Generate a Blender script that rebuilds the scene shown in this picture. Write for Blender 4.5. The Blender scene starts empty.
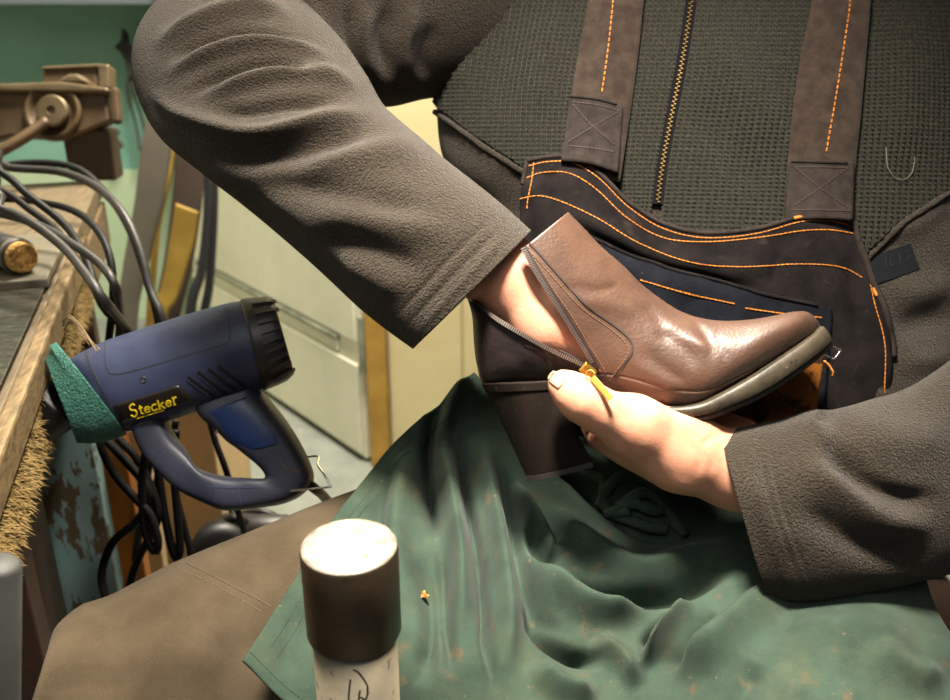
import bpy, bmesh, math, random
import numpy as np
from mathutils import Vector, Matrix
from mathutils.bvhtree import BVHTree

random.seed(7); np.random.seed(7)
SC = bpy.context.scene
COL = SC.collection

# ------------------------------------------------------------------ camera
CAM = np.array([0.0, 0.0, 1.12]); PITCH = math.radians(23.0); F = 924.0
cP, sP = math.cos(PITCH), math.sin(PITCH)
RIGHT = np.array([1.0, 0, 0]); FWD = np.array([0, cP, -sP]); UP = np.array([0, sP, cP])
cam_d = bpy.data.cameras.new('camera'); cam = bpy.data.objects.new('camera', cam_d)
COL.objects.link(cam); cam.location = CAM; cam.rotation_euler = (math.pi/2 - PITCH, 0, 0)
cam_d.sensor_width = 36; cam_d.lens = F/950*36; cam_d.clip_start = 0.02
cam_d.dof.use_dof = True; cam_d.dof.focus_distance = 0.665; cam_d.dof.aperture_fstop = 7.5
SC.camera = cam

# ------------------------------------------------------------------ light
w = bpy.data.worlds.new('world'); SC.world = w; w.use_nodes = True
w.node_tree.nodes['Background'].inputs[0].default_value = (0.75, 0.86, 1.0, 1)
w.node_tree.nodes['Background'].inputs[1].default_value = 0.075
def area(name, loc, target, size, power, col, spread=180):
    l = bpy.data.lights.new(name, 'AREA'); l.shape = 'DISK'; l.size = size; l.energy = power; l.color = col
    l.spread = math.radians(spread)
    o = bpy.data.objects.new(name, l); COL.objects.link(o); o.location = loc
    o.rotation_euler = (Vector(target)-Vector(loc)).to_track_quat('-Z', 'Y').to_euler()
    return o
area('work_lamp_light', (0.00, 0.45, 1.64), (0.07, 0.58, 0.84), 0.15, 10.3, (1.0, 0.90, 0.76), 80)
area('background_fill_light', (-0.15, 1.55, 2.30), (-0.75, 2.0, 0.5), 0.5, 125, (1.0, 0.92, 0.78), 170)  # added lamp to brighten the door, back wall and bench; no known fixture
area('front_fill_light', (-0.35, -0.55, 2.2), (-0.1, 0.9, 0.6), 0.9, 7.5, (0.98, 0.97, 0.95), 170)  # added fill from the camera side for front faces; no known fixture
SC.view_settings.view_transform = 'Standard'; SC.view_settings.look = 'None'
SC.view_settings.exposure = 0.0; SC.view_settings.gamma = 1.0
SC.view_settings.use_curve_mapping = False

# ------------------------------------------------------------------ helpers
def P(px, py, d):
    return CAM + d*FWD + (px-475.0)/F*d*RIGHT - (py-350.0)/F*d*UP
def proj(v):
    r = np.asarray(v) - CAM
    d = r @ FWD
    return 475 + (r @ RIGHT)/d*F, 350 - (r @ UP)/d*F, d
def lin(c):
    if isinstance(c, str):
        c = [int(c[i:i+2], 16)/255 for i in (0, 2, 4)]
    return tuple(x/12.92 if x <= .04045 else ((x+.055)/1.055)**2.4 for x in c)

def crom(pts, n, closed=False):
    """Catmull-Rom through pts (k,m) resampled to n samples, uniform in chord length"""
    p = np.asarray(pts, float)
    if len(p) == 2:
        t = np.linspace(0, 1, n)[:, None]; return p[0]*(1-t)+p[1]*t
    q = np.vstack([2*p[0]-p[1], p, 2*p[-1]-p[-2]])
    out = []
    for i in range(1, len(q)-2):
        t = np.linspace(0, 1, 16, endpoint=False)[:, None]
        a, b, c, d = q[i-1], q[i], q[i+1], q[i+2]
        out.append(.5*((2*b)+(-a+c)*t+(2*a-5*b+4*c-d)*t**2+(-a+3*b-3*c+d)*t**3))
    out = np.vstack(out+[p[-1:]])
    s = np.r_[0, np.cumsum(np.linalg.norm(np.diff(out, axis=0), axis=1))]
    u = np.linspace(0, s[-1], n)
    return np.stack([np.interp(u, s, out[:, k]) for k in range(p.shape[1])], 1)
def crom_t(pts, tt):
    """Catmull-Rom with parameter = index"""
    p = np.asarray(pts, float); tt = np.asarray(tt, float)
    q = np.concatenate([[2*p[0]-p[1]], p, [2*p[-1]-p[-2]]])
    i = np.clip(np.floor(tt).astype(int), 0, len(p)-2); t = (tt-i)
    t = t.reshape((-1,)+(1,)*(p.ndim-1))
    a, b, c, d = q[i], q[i+1], q[i+2], q[i+3]
    return .5*((2*b)+(-a+c)*t+(2*a-5*b+4*c-d)*t**2+(-a+3*b-3*c+d)*t**3)

def mesh_obj(name, V, Fc, mat, parent=None, smooth=True, uv=None, mods=()):
    me = bpy.data.meshes.new(name)
    me.from_pydata([tuple(map(float, v)) for v in V], [], [tuple(map(int, f)) for f in Fc])
    if uv is not None:
        l = me.uv_layers.new(name='UVMap')
        li = np.empty(len(me.loops), dtype=np.int32); me.loops.foreach_get('vertex_index', li)
        l.data.foreach_set('uv', np.asarray(uv, dtype=np.float32)[li].ravel())
    if smooth: me.polygons.foreach_set('use_smooth', [True]*len(me.polygons))
    if mat: me.materials.append(mat)
    o = bpy.data.objects.new(name, me); COL.objects.link(o)
    if parent: o.parent = parent
    for m in mods: m(o)
    return o
def solid(th, off=-1):
    def f(o):
        m = o.modifiers.new('solidify', 'SOLIDIFY'); m.thickness = th; m.offset = off
    return f
def subsurf(n=1):
    def f(o):
        m = o.modifiers.new('subsurf', 'SUBSURF'); m.levels = n; m.render_levels = n
    return f
def bevel(wd, seg=2):
    def f(o):
        m = o.modifiers.new('bevel', 'BEVEL'); m.width = wd; m.segments = seg; m.limit_method = 'ANGLE'
    return f
def empty(name, loc, label, cat, group=None):
    o = bpy.data.objects.new(name, None); COL.objects.link(o); o.location = loc; o.empty_display_size = .05
    bpy.context.view_layer.update()
    tag(o, label, cat, group); return o
def tag(o, label=None, cat=None, group=None, kind=None):
    if label: o['label'] = label
    if cat: o['category'] = cat
    if group: o['group'] = group
    if kind: o['kind'] = kind
    return o
def adopt(parent, *obs):
    for o in obs:
        o.parent = parent; o.matrix_parent_inverse = Matrix.Translation(Vector(parent.location)).inverted()
    return obs[0]
def child(parent, o):
    """parent an object that is modelled in world space"""
    o.parent = parent
    loc = Vector((0, 0, 0)); p = parent
    while p is not None: loc += Vector(p.location); p = p.parent
    # chain of pure translations
    o.matrix_parent_inverse = Matrix.Identity(4)
    o.location = Vector(o.location) - loc
    return o

def bridge(nr, nc, closed):
    f = []
    for i in range(nr-1):
        for j in range(nc if closed else nc-1):
            k = (j+1) % nc
            f.append((i*nc+j, i*nc+k, (i+1)*nc+k, (i+1)*nc+j))
    return f
def grid_normals(G, closed=False):
    du = np.gradient(G, axis=0)
    if closed:
        dv = (np.roll(G, -1, 1)-np.roll(G, 1, 1))
    else: dv = np.gradient(G, axis=1)
    n = np.cross(dv, du); n /= np.linalg.norm(n, axis=2, keepdims=True)+1e-12
    return n
def face_cam(n, v):
    s = np.sum(n*(CAM-v), axis=-1, keepdims=True)
    return n*np.where(s < 0, -1, 1)

def fold_disp(V, folds):
    """V (N,3); folds: (polyline px, amp m, width left px, width right px) -> displacement (N)"""
    x, y, d = proj(V); out = np.zeros(len(V))
    for f in folds:
        pl, amp, w1 = f[0], f[1], f[2]; w2 = f[3] if len(f) > 3 else w1
        q = crom(pl, 24); best = np.full(len(V), 1e9); bt = np.zeros(len(V)); bs = np.zeros(len(V))
        m = max(w1, w2)*3.2
        sel = np.where((x > q[:, 0].min()-m) & (x < q[:, 0].max()+m) & (y > q[:, 1].min()-m) & (y < q[:, 1].max()+m))[0]
        if len(sel) == 0: continue
        X = x[sel]; Y = y[sel]; b = np.full(len(sel), 1e9); t = np.zeros(len(sel)); sg = np.zeros(len(sel))
        for i in range(len(q)-1):
            e = q[i+1]-q[i]; L = e@e+1e-9
            u = np.clip(((X-q[i, 0])*e[0]+(Y-q[i, 1])*e[1])/L, 0, 1)
            dx = X-q[i, 0]-u*e[0]; dy = Y-q[i, 1]-u*e[1]; dd = np.hypot(dx, dy)
            k = dd < b
            b[k] = dd[k]; t[k] = ((i+u)/(len(q)-1))[k]; sg[k] = np.sign(e[0]*dy-e[1]*dx)[k]
        ww = np.where(sg < 0, w1, w2)
        tp = np.clip(np.minimum(t, 1-t)*3.2+.04, 0, 1); tp = tp*tp*(3-2*tp)
        out[sel] += amp*np.exp(-(b/ww)**2)*tp
    return out

def apply_folds(G, folds, closed=False):
    n = grid_normals(G, closed); nf = face_cam(n, G)
    V = G.reshape(-1, 3); s = fold_disp(V, folds)
    if closed:    # only near side
        # outward normal: away from ring centre
        c = G.mean(axis=1, keepdims=True); out = np.sum(n*(G-c), axis=2, keepdims=True)
        no = n*np.where(out < 0, -1, 1)
        vd = (CAM-G); vd = vd/np.linalg.norm(vd, axis=2, keepdims=True)
        fac = np.clip(np.sum(no*vd, axis=2)*2.5+.25, 0, 1)
        return G+no*(s.reshape(fac.shape)*fac)[..., None]
    return G+nf*s.reshape(G.shape[:2])[..., None]

def rings(spec, n, m, p=2.0, zig=None):
    """spec rows: (Ax,Ay,Bx,By,d[,w[,dB]]) ; ring 0..2pi, 0=A, (0,pi) near the camera. returns (n,m,3)"""
    R = []
    for r in spec:
        r = list(r)
        if len(r) == 6: r.append(r[4])
        R.append(r)
    S = crom_t(R, np.linspace(0, len(R)-1, n))
    th = np.linspace(0, 2*math.pi, m, endpoint=False) if zig is None else None
    G = np.zeros((n, m, 3))
    for i, (ax, ay, bx, by, dA, ww, dB) in enumerate(S):
        A = P(ax, ay, dA); B = P(bx, by, dB); mid = (A+B)/2; h = (A-B)/2
        vd = mid-CAM; vd /= np.linalg.norm(vd); hu = h/(np.linalg.norm(h)+1e-9)
        dv = vd-(vd@hu)*hu; dv /= np.linalg.norm(dv)
        t = th if zig is None else zig(i/(n-1)*(len(R)-1), ax, ay, bx, by)
        c, s = np.cos(t), np.sin(t)
        c = np.sign(c)*np.abs(c)**(2/p); s = np.sign(s)*np.abs(s)**(2/p)
        G[i] = mid+h*c[:, None]-dv*ww*s[:, None]
    return G
def uv_grid(G, closed=False):
    du = np.linalg.norm(np.diff(G, axis=0), axis=2).mean(1); v = np.r_[0, np.cumsum(du)]
    dv = np.linalg.norm(np.diff(G, axis=1), axis=2).mean(0); u = np.r_[0, np.cumsum(dv)]
    return np.stack(np.meshgrid(v, u, indexing='ij'), 2)[..., ::-1].reshape(-1, 2)
def ring_mesh(name, G, mat, parent=None, caps=(False, False), mods=(), closed=True, smooth=True):
    n, m = G.shape[:2]; V = G.reshape(-1, 3); Fc = bridge(n, m, closed)
    V = list(V)
    uv = list(uv_grid(G))
    nn = grid_normals(G, closed); flip = np.sum(nn*(G-G.mean(axis=1, keepdims=True))) < 0
    if caps[0]:
        V.append(G[0].mean(0)); uv.append(uv[0]); k = len(V)-1
        Fc += [(k, (j+1) % m, j) for j in range(m)]
    if caps[1]:
        V.append(G[-1].mean(0)); uv.append(uv[(n-1)*m]); k = len(V)-1; b = (n-1)*m
        Fc += [(k, b+j, b+(j+1) % m) for j in range(m)]
    if flip: Fc = [f[::-1] for f in Fc]
    return mesh_obj(name, V, Fc, mat, parent, smooth, uv, mods)
def cloth(name, G, mat, th=.0018, mods=()):
    """open sheet whose front faces the camera"""
    n, m = G.shape[:2]; Fc = bridge(n, m, False)
    if np.sum(grid_normals(G)*(CAM-G)) < 0: Fc = [f[::-1] for f in Fc]
    return mesh_obj(name, G.reshape(-1, 3), Fc, mat, None, True, uv_grid(G), tuple(mods)+(solid(th),))
def loft(rows, n, m):
    """rows of (px,py,d) -> world grid (n,m,3)"""
    R = np.array([crom([tuple(q) for q in r], m) for r in rows])
    S = crom_t(R, np.linspace(0, len(rows)-1, n))
    x, y, d = S[..., 0], S[..., 1], S[..., 2]
    return CAM+d[..., None]*FWD+((x-475)/F*d)[..., None]*RIGHT-((y-350)/F*d)[..., None]*UP
def frames(p):
    t = np.gradient(p, axis=0); t /= np.linalg.norm(t, axis=1, keepdims=True)+1e-12
    ref = np.array([0, 0, 1.0]) if abs(t[0][2]) < .9 else np.array([1.0, 0, 0])
    n = np.zeros_like(p); a = ref-(ref@t[0])*t[0]; n[0] = a/np.linalg.norm(a)
    for i in range(1, len(p)):
        a = n[i-1]-(n[i-1]@t[i])*t[i]; n[i] = a/(np.linalg.norm(a)+1e-12)
    return t, n, np.cross(t, n)
def sweep(pts, rad, n, m, smooth=True):
    """world polyline tube -> (n,m,3)"""
    q = crom(np.c_[np.asarray(pts, float), np.broadcast_to(np.asarray(rad, float), (len(pts),))], n)
    p, r = q[:, :3], q[:, 3]; t, a, b = frames(p)
    th = np.linspace(0, 2*math.pi, m, endpoint=False)
    return p[:, None]+r[:, None, None]*(a[:, None]*np.cos(th)[None, :, None]+b[:, None]*np.sin(th)[None, :, None])
def tube(name, pts, rad, mat, parent=None, n=None, m=8):
    n = n or max(6, 6*len(pts))
    return ring_mesh(name, sweep(pts, rad, n, m), mat, parent, (True, True))
def wpts(pl):   # px,py,d list to world
    return [P(*q) for q in pl]

class MB:
    """collects shapes into one mesh"""
    def __init__(s): s.V = []; s.F = []
    def add(s, V, Fc):
        b = len(s.V); s.V += [tuple(v) for v in V]; s.F += [tuple(i+b for i in f) for f in Fc]
    def box(s, c, x, y, z):
        """centre c, half-axis vectors x y z"""
        c, x, y, z = map(np.asarray, (c, x, y, z))
        V = [c+i*x+j*y+k*z for i in (-1, 1) for j in (-1, 1) for k in (-1, 1)]
        s.add(V, [(0, 1, 3, 2), (4, 6, 7, 5), (0, 4, 5, 1), (2, 3, 7, 6), (0, 2, 6, 4), (1, 5, 7, 3)])
    def grid(s, G, closed=True, caps=True):
        n, m = G.shape[:2]; V = list(G.reshape(-1, 3)); Fc = bridge(n, m, closed)
        if caps and closed:
            Fc += [tuple(range(m-1, -1, -1)), tuple((n-1)*m+j for j in range(m))]
        s.add(V, Fc)
    def lathe(s, c, axis, prof, m=32, cap=True):
        """prof: list of (r, h) along axis from c"""
        axis = np.asarray(axis, float); axis = axis/np.linalg.norm(axis)
        ref = np.array([0, 0, 1.0]) if abs(axis[2]) < .9 else np.array([1.0, 0, 0])
        a = np.cross(axis, ref); a /= np.linalg.norm(a); b = np.cross(axis, a)
        th = np.linspace(0, 2*math.pi, m, endpoint=False)
        G = np.array([[np.asarray(c)+axis*h+r*(a*math.cos(t)+b*math.sin(t)) for t in th] for r, h in prof])
        s.grid(G, True, cap)
    def build(s, name, mat, parent=None, smooth=False, mods=()):
        o = mesh_obj(name, s.V, s.F, mat, None, smooth, None, mods)
        bm = bmesh.new(); bm.from_mesh(o.data); bmesh.ops.recalc_face_normals(bm, faces=bm.faces); bm.to_mesh(o.data); bm.free()
        if parent: child(parent, o)
        return o
def prism(poly, d, t, back=None):
    """pixel polygon at depth d, extruded away from the camera by t"""
    V = [P(x, y, d) for x, y in poly]; V += [P(x, y, d)+FWD*t for x, y in poly]; n = len(poly)
    return V, [tuple(range(n-1, -1, -1)), tuple(range(n, 2*n))]+[(i, (i+1) % n, n+(i+1) % n, n+i) for i in range(n)]

def bvh_of(G, closed=False):
    n, m = G.shape[:2]
    return BVHTree.FromPolygons([tuple(v) for v in G.reshape(-1, 3)], bridge(n, m, closed))
def hit(bvh, px, py):
    d = P(px, py, 1.0)-CAM; d = Vector(d).normalized()
    loc, nor, idx, dist = bvh.ray_cast(Vector(CAM), d)
    if loc is None: return None
    if nor.dot(d) > 0: nor = -nor
    return np.array(loc), np.array(nor)
def drape(bvh, pl, off=.0006, step=2.0):
    q = np.asarray(pl, float); L = np.linalg.norm(np.diff(q, axis=0), axis=1).sum()
    q = crom(pl, max(3, int(L/step))); out = []; nn = []
    for x, y in q:
        h = hit(bvh, x, y)
        if h: out.append(h[0]+h[1]*off); nn.append(h[1])
    return np.array(out), np.array(nn)
def stitches(mb, bvh, pl, dash=.0022, gap=.0009, r=.00035, off=.0003):
    pts, nn = drape(bvh, pl, off, 1.5)
    if len(pts) < 3: return
    s = np.r_[0, np.cumsum(np.linalg.norm(np.diff(pts, axis=0), axis=1))]
    at = lambda u: np.array([np.interp(u, s, pts[:, k]) for k in range(3)])
    an = lambda u: np.array([np.interp(u, s, nn[:, k]) for k in range(3)])
    u = 0
    while u+dash < s[-1]:
        a, b = at(u), at(u+dash); c = (a+b)/2; t = (b-a)/2; n = an(u+dash/2); n /= np.linalg.norm(n)
        sd = np.cross(t, n); l = np.linalg.norm(sd)
        if l > 1e-7 and np.linalg.norm(t) < dash*1.5: mb.box(c, t, sd/l*r, n*r)
        u += dash+gap
def ribbon(mb, bvh, pl, wd, th, off=0.0):
    """thin raised flat band draped on a surface"""
    pts, nn = drape(bvh, pl, off, 2.5)
    if len(pts) < 3: return
    t = np.gradient(pts, axis=0); sd = np.cross(t, nn); sd /= np.linalg.norm(sd, axis=1, keepdims=True)+1e-12
    G = np.stack([pts-sd*wd, pts-sd*wd+nn*th, pts+sd*wd+nn*th, pts+sd*wd], 1)
    mb.grid(G)

# ------------------------------------------------------------------ signed distance meshing (hands, body)
def cap(a, b, ra, rb): return ('c', np.array(a, float), np.array(b, float), ra, rb)
def sdf(prims, X, k):
    D = None
    for q in prims:
        a, b, ra, rb = q[1:5]; ba = b-a; L = ba@ba+1e-12
        t = np.clip(((X-a)@ba)/L, 0, 1)
        d = np.linalg.norm(X-a-t[..., None]*ba, axis=-1)-(ra+(rb-ra)*t)
        if D is None: D = d
        else:
            h = np.clip(.5+.5*(D-d)/k, 0, 1); D = D*(1-h)+d*h-k*h*(1-h)
    return D
def surface_nets(prims, h, k, groups=None):
    lo = np.min([np.minimum(q[1]-q[3], q[2]-q[4]) for q in prims], 0)-3*h
    hi = np.max([np.maximum(q[1]+q[3], q[2]+q[4]) for q in prims], 0)+3*h
    ax = [np.arange(lo[i], hi[i]+h, h) for i in range(3)]
    sh = tuple(len(a) for a in ax)
    D = np.empty(sh, np.float64)
    Yg, Zg = np.meshgrid(ax[1], ax[2], indexing='ij')
    for i, x in enumerate(ax[0]):
        X = np.stack([np.full_like(Yg, x), Yg, Zg], -1)
        if groups is None: D[i] = sdf(prims, X, k)
        else:
            d = None
            for g in groups:
                e = sdf(g, X, k); d = e if d is None else np.minimum(d, e) if len(g) < 0 else (lambda hh: d*(1-hh)+e*hh-.002*hh*(1-hh))(np.clip(.5+.5*(d-e)/.002, 0, 1))
            D[i] = d
    ins = D < 0
    c = [D[i:sh[0]-1+i, j:sh[1]-1+j, l:sh[2]-1+l] for i in (0, 1) for j in (0, 1) for l in (0, 1)]
    s = sum((q < 0).astype(int) for q in c); act = (s > 0) & (s < 8)
    idx = -np.ones(act.shape, int); ijk = np.argwhere(act); idx[act] = np.arange(len(ijk))
    cv = np.stack([q[act] for q in c], 1)
    off = np.array([(i, j, l) for i in (0, 1) for j in (0, 1) for l in (0, 1)], float)
    acc = np.zeros((len(ijk), 3)); cnt = np.zeros(len(ijk))
    for a in range(8):
        for b in range(a+1, 8):
            if abs(off[a]-off[b]).sum() != 1: continue
            va, vb = cv[:, a], cv[:, b]; m = (va < 0) != (vb < 0)
            t = np.where(m, va/(va-vb+1e-15), 0)
            acc[m] += (off[a]+(off[b]-off[a])*t[:, None])[m]; cnt[m] += 1
    V = lo+h*(ijk+acc/cnt[:, None])
    Fc = []
    for a in range(3):
        b, cc = (a+1) % 3, (a+2) % 3
        sl0 = [slice(None)]*3; sl1 = [slice(None)]*3; sl0[a] = slice(0, -1); sl1[a] = slice(1, None)
        cr = ins[tuple(sl0)] != ins[tuple(sl1)]; e = np.argwhere(cr)
        e = e[(e[:, b] > 0) & (e[:, cc] > 0) & (e[:, b] < sh[b]-1) & (e[:, cc] < sh[cc]-1)]
        ub = np.eye(3, dtype=int)[b]; uc = np.eye(3, dtype=int)[cc]
        g = lambda q: idx[q[:, 0], q[:, 1], q[:, 2]]
        quad = np.stack([g(e-ub-uc), g(e-uc), g(e), g(e-ub)], 1)
        fl = ins[tuple(e.T)]; quad[~fl] = quad[~fl][:, ::-1]
        Fc.append(quad[(quad >= 0).all(1)])
    return V, np.vstack(Fc)

# ------------------------------------------------------------------ materials
def mat(name, col, rough=.7, col2=None, nscale=40, ndet=4, bump=0, bscale=200, bdist=.001, metal=0, sheen=0, spec=.5,
        spots=None, coat=0, stretch=None, sss=0, lo=.35, hi=.65, coords='Object'):
    m = bpy.data.materials.new(name); m.use_nodes = True; nt = m.node_tree; N = nt.nodes; L = nt.links
    b = N['Principled BSDF']
    b.inputs['Roughness'].default_value = rough; b.inputs['Metallic'].default_value = metal
    b.inputs['Specular IOR Level'].default_value = spec
    if sheen: b.inputs['Sheen Weight'].default_value = sheen; b.inputs['Sheen Roughness'].default_value = .5
    if coat: b.inputs['Coat Weight'].default_value = coat; b.inputs['Coat Roughness'].default_value = .25
    if sss: b.inputs['Subsurface Weight'].default_value = sss; b.inputs['Subsurface Radius'].default_value = (.9, .35, .2); b.inputs['Subsurface Scale'].default_value = .006
    tc = N.new('ShaderNodeTexCoord'); vec = tc.outputs[coords]
    if stretch:
        mp = N.new('ShaderNodeMapping'); mp.inputs['Scale'].default_value = stretch; L.new(vec, mp.inputs[0]); vec = mp.outputs[0]
    c1 = lin(col)+(1,)
    b.inputs['Base Color'].default_value = c1; last = None
    def noise(scale, det=4, rgh=.6):
        n = N.new('ShaderNodeTexNoise'); n.inputs['Scale'].default_value = scale; n.inputs['Detail'].default_value = det
        n.inputs['Roughness'].default_value = rgh; L.new(vec, n.inputs['Vector']); return n
    if col2:
        n = noise(nscale, ndet); r = N.new('ShaderNodeValToRGB')
        r.color_ramp.elements[0].position = lo; r.color_ramp.elements[1].position = hi
        r.color_ramp.elements[0].color = c1; r.color_ramp.elements[1].color = lin(col2)+(1,)
        L.new(n.outputs['Fac'], r.inputs[0]); last = r.outputs[0]
    for sp in (spots or []):
        sc_, thr, scol, wid = sp[:4]; amt = sp[4] if len(sp) > 4 else 1.0
        n = noise(sc_, 5, .65); r = N.new('ShaderNodeValToRGB')
        r.color_ramp.elements[0].position = thr; r.color_ramp.elements[1].position = thr+wid
        r.color_ramp.elements[0].color = (0, 0, 0, 1); r.color_ramp.elements[1].color = (amt, amt, amt, 1)
        L.new(n.outputs['Fac'], r.inputs[0]); mx = N.new('ShaderNodeMixRGB'); mx.inputs[1].default_value = c1
        mx.inputs[2].default_value = lin(scol)+(1,); L.new(r.outputs[0], mx.inputs[0])
        if last: L.new(last, mx.inputs[1])
        last = mx.outputs[0]
    if last: L.new(last, b.inputs['Base Color'])
    if bump:
        n = noise(bscale, 3, .55); bp = N.new('ShaderNodeBump'); bp.inputs['Strength'].default_value = bump
        bp.inputs['Distance'].default_value = bdist; L.new(n.outputs['Fac'], bp.inputs['Height']); L.new(bp.outputs[0], b.inputs['Normal'])
    return m

M = {}
M['fleece'] = mat('fleece', '231f1a', .95, '372f26', 480, 4, 1.0, 640, .0034, sheen=.10, spec=.08, lo=.3, hi=.7)
M['knit'] = mat('knit', '1b1b16', .95, '292822', 420, 3, .6, 900, .0008, sheen=.10, spec=.06)
M['strap'] = mat('strap', '261f1b', .92, '352c26', 90, 5, .6, 1300, .0006, sheen=.06, spec=.08, spots=[(900, .60, '4c4037', .1, .5)])
M['patch'] = mat('patch', '211d1b', .92, '2e2826', 120, 5, .6, 1300, .0006, spec=.08, spots=[(900, .60, '40382f', .1, .5)])
M['denim'] = mat('denim', '0e0c0d', .92, '1b1717', 45, 6, .7, 1200, .0006, spec=.08, spots=[(60, .60, '3a3029', .15, .45), (400, .66, '4a4038', .06, .6)])
M['denim_blue'] = mat('denim_blue', '0c0d12', .92, '14161d', 50, 6, .7, 1200, .0006, spec=.08, spots=[(80, .62, '34343c', .12, .5), (420, .67, '55525a', .05, .6)])
M['orange_thread'] = mat('orange_thread', 'b5701f', .8, '8c5014', 400, 2)
M['dark_thread'] = mat('dark_thread', '2c1f1c', .8)
M['tan_thread'] = mat('tan_thread', '6b5238', .8)
M['green_cloth'] = mat('green_cloth', '2b372f', .93, '39483e', 22, 7, .7, 1100, .0006, spec=.08, sheen=.05, spots=[(17, .52, '454c3c', .2, .6), (48, .60, '5a4636', .10, .55), (130, .66, '70604c', .06, .6), (900, .58, '3c5246', .1, .5)])
M['khaki'] = mat('khaki', '42392c', .95, '4e4436', 30, 6, .6, 1300, .0005, spec=.08, sheen=.05, spots=[(1000, .58, '63584a', .1, .5), (260, .72, '8a8070', .03, .7)])
M['skin'] = mat('skin', 'cc9479', .55, 'bd8066', 45, 5, .35, 520, .0005, sss=.22, spec=.4, lo=.3, hi=.75)
M['nail'] = mat('nail', 'c29378', .4)
M['leather'] = mat('leather', '4d372b', .46, '3f2c23', 30, 5, .4, 420, .0009, spec=.5)
M['leather_dark'] = mat('leather_dark', '241a1b', .5, '1c1314', 50, 4, .3, 300, .0008)
M['lining'] = mat('lining', '2a1d1c', .8)
M['heel'] = mat('heel_stack', '120d0a', .68, '1c1410', 60, 6, .4, 300, .0006, stretch=(1, 1, .3), spec=.12, spots=[(300, .66, '5a4a3c', .05, .6)])
M['sole_edge'] = mat('sole_edge', '2a261e', .48, '40392e', 60, 6, .35, 300, .0007, spec=.35, spots=[(90, .56, '231f1a', .12, .8), (240, .66, '7d7360', .06, .7)])
M['sole_dark'] = mat('sole_dark', '231d1a', .6)
M['gold'] = mat('gold', 'a8823c', .38, metal=1)
M['label_print'] = mat('label_print', '24282c', .9, spec=.1)
M['zip_metal'] = mat('zip_metal', '8f8078', .35, metal=.8)
M['brass'] = mat('brass', '5e4d2a', .5, metal=.8)
M['green_thread'] = mat('green_thread', '2a3b33', .9)
M['khaki_thread'] = mat('khaki_thread', '5e5240', .9)
M['silver'] = mat('silver', 'd8d8d8', .22, metal=1)
M['orange_hide'] = mat('orange_hide', '7a4812', .65, '5c340a', 40, 5, .5, 260, .001, spec=.25, spots=[(70, .50, '140d08', .06, .9)])
M['gun_blue'] = mat('gun_blue', '232a44', .45, '2f3650', 30, 6, .15, 900, .0003, spots=[(55, .60, '4a4648', .2, .35), (400, .70, '6a6258', .04, .5)])
M['gun_grip'] = mat('gun_grip', '10234a', .38, spec=.5)
M['gun_dark'] = mat('gun_dark', '1f2230', .5, '262937', 30, 4, .1, 900, .0003)
M['gun_black'] = mat('gun_black', '1d1b1c', .45, '2a2522', 40, 4)
M['black'] = mat('black', '0f0e0f', .5)
M['plate_black'] = mat('plate_black', '1b1513', .4)
M['yellow'] = mat('yellow_print', 'e3c81e', .5)
M['cable'] = mat('cable_rubber', '100f0f', .55, spec=.2)
M['tape'] = mat('zip_tape_cloth', '121113', .95, spec=.05)
M['cap_rib_lit'] = mat('cap_rib_lit', '35302d', .5)  # lighter than the cap: lit rib edges put into the colour
M['cable_worn'] = mat('cable_worn', '1c1917', .5, '25211e', 60, 4)
M['belt_green'] = mat('belt_green', '1f4e49', .75, '34705f', 420, 2, 1.0, 480, .003, spots=[(520, .62, '86ad9a', .06)])
M['belt_back'] = mat('belt_back', '8a6f45', .9)
M['bench_wood'] = mat('bench_wood', '4c3f2d', .65, '63553d', 22, 6, .4, 90, .001, stretch=(6, 1, 6))
M['bench_light'] = mat('bench_light', '6e6858', .6, '575142', 18, 5, .3, 90, .001)
M['edge_wood'] = mat('edge_wood', '75603f', .6, '4c3b23', 40, 7, .5, 120, .001, stretch=(5, 1.2, 5), spots=[(60, .62, '2c2216', .06, .7)])
M['fibre'] = mat('fibre', '8c7444', .95, '5e4b2a', 200, 3)
M['felt'] = mat('felt', '6a5533', .95, '3e3120', 120, 5, 1.0, 260, .004)
M['sheet_metal'] = mat('sheet_metal', '35342f', .33, '55534a', 60, 7, .8, 45, .003, metal=.6, stretch=(1, 2.2, 1), spots=[(130, .62, '8a887e', .05, .7)])
M['cork'] = mat('cork', 'cfa35a', .9, '80561f', 260, 3, 1.0, 300, .002)
M['dark_brown'] = mat('dark_brown', '2b1a15', .6, '3a241c', 30, 4)
M['black_tube'] = mat('black_tube', '2a2624', .5)
M['iron'] = mat('iron', '5a4730', .55, '3c2e1f', 14, 5, .3, 60, .002, metal=.45)
M['iron_dark'] = mat('iron_dark', '3a2c20', .6, '2a2019', 14, 5, metal=.3)
M['iron_light'] = mat('iron_light', '6e6049', .5, '524531', 18, 5, metal=.6)
M['steel_top'] = mat('steel_top', '5e564c', .5, '8c8376', 75, 7, .35, 160, .001, metal=.2, spots=[(220, .60, '9a9184', .08, .7)])
M['steel_side'] = mat('steel_side', '46392d', .4, '5c4c3b', 35, 6, .2, 220, .0007, metal=.5, spots=[(60, .60, '30261c', .14, .7), (250, .68, 'a08f78', .05, .6)])
M['pole_paint'] = mat('pole_paint', '625b4b', .6, '4f4a3d', 30, 6, .2, 200, .0006, spots=[(90, .62, '1d1b19', .03, .9), (300, .66, '211f1d', .03, .8)])
M['grey_paint'] = mat('grey_paint', '383937', .6, '434441', 20, 3)
M['teal'] = mat('teal_wall', '5c8577', .7, '668f81', 5, 5, .1, 30, .002)
M['pale_green'] = mat('pale_green_wall', '93a688', .7, 'a0b094', 6, 5)
M['shelf_grey'] = mat('shelf_grey', '4a5358', .6)
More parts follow.
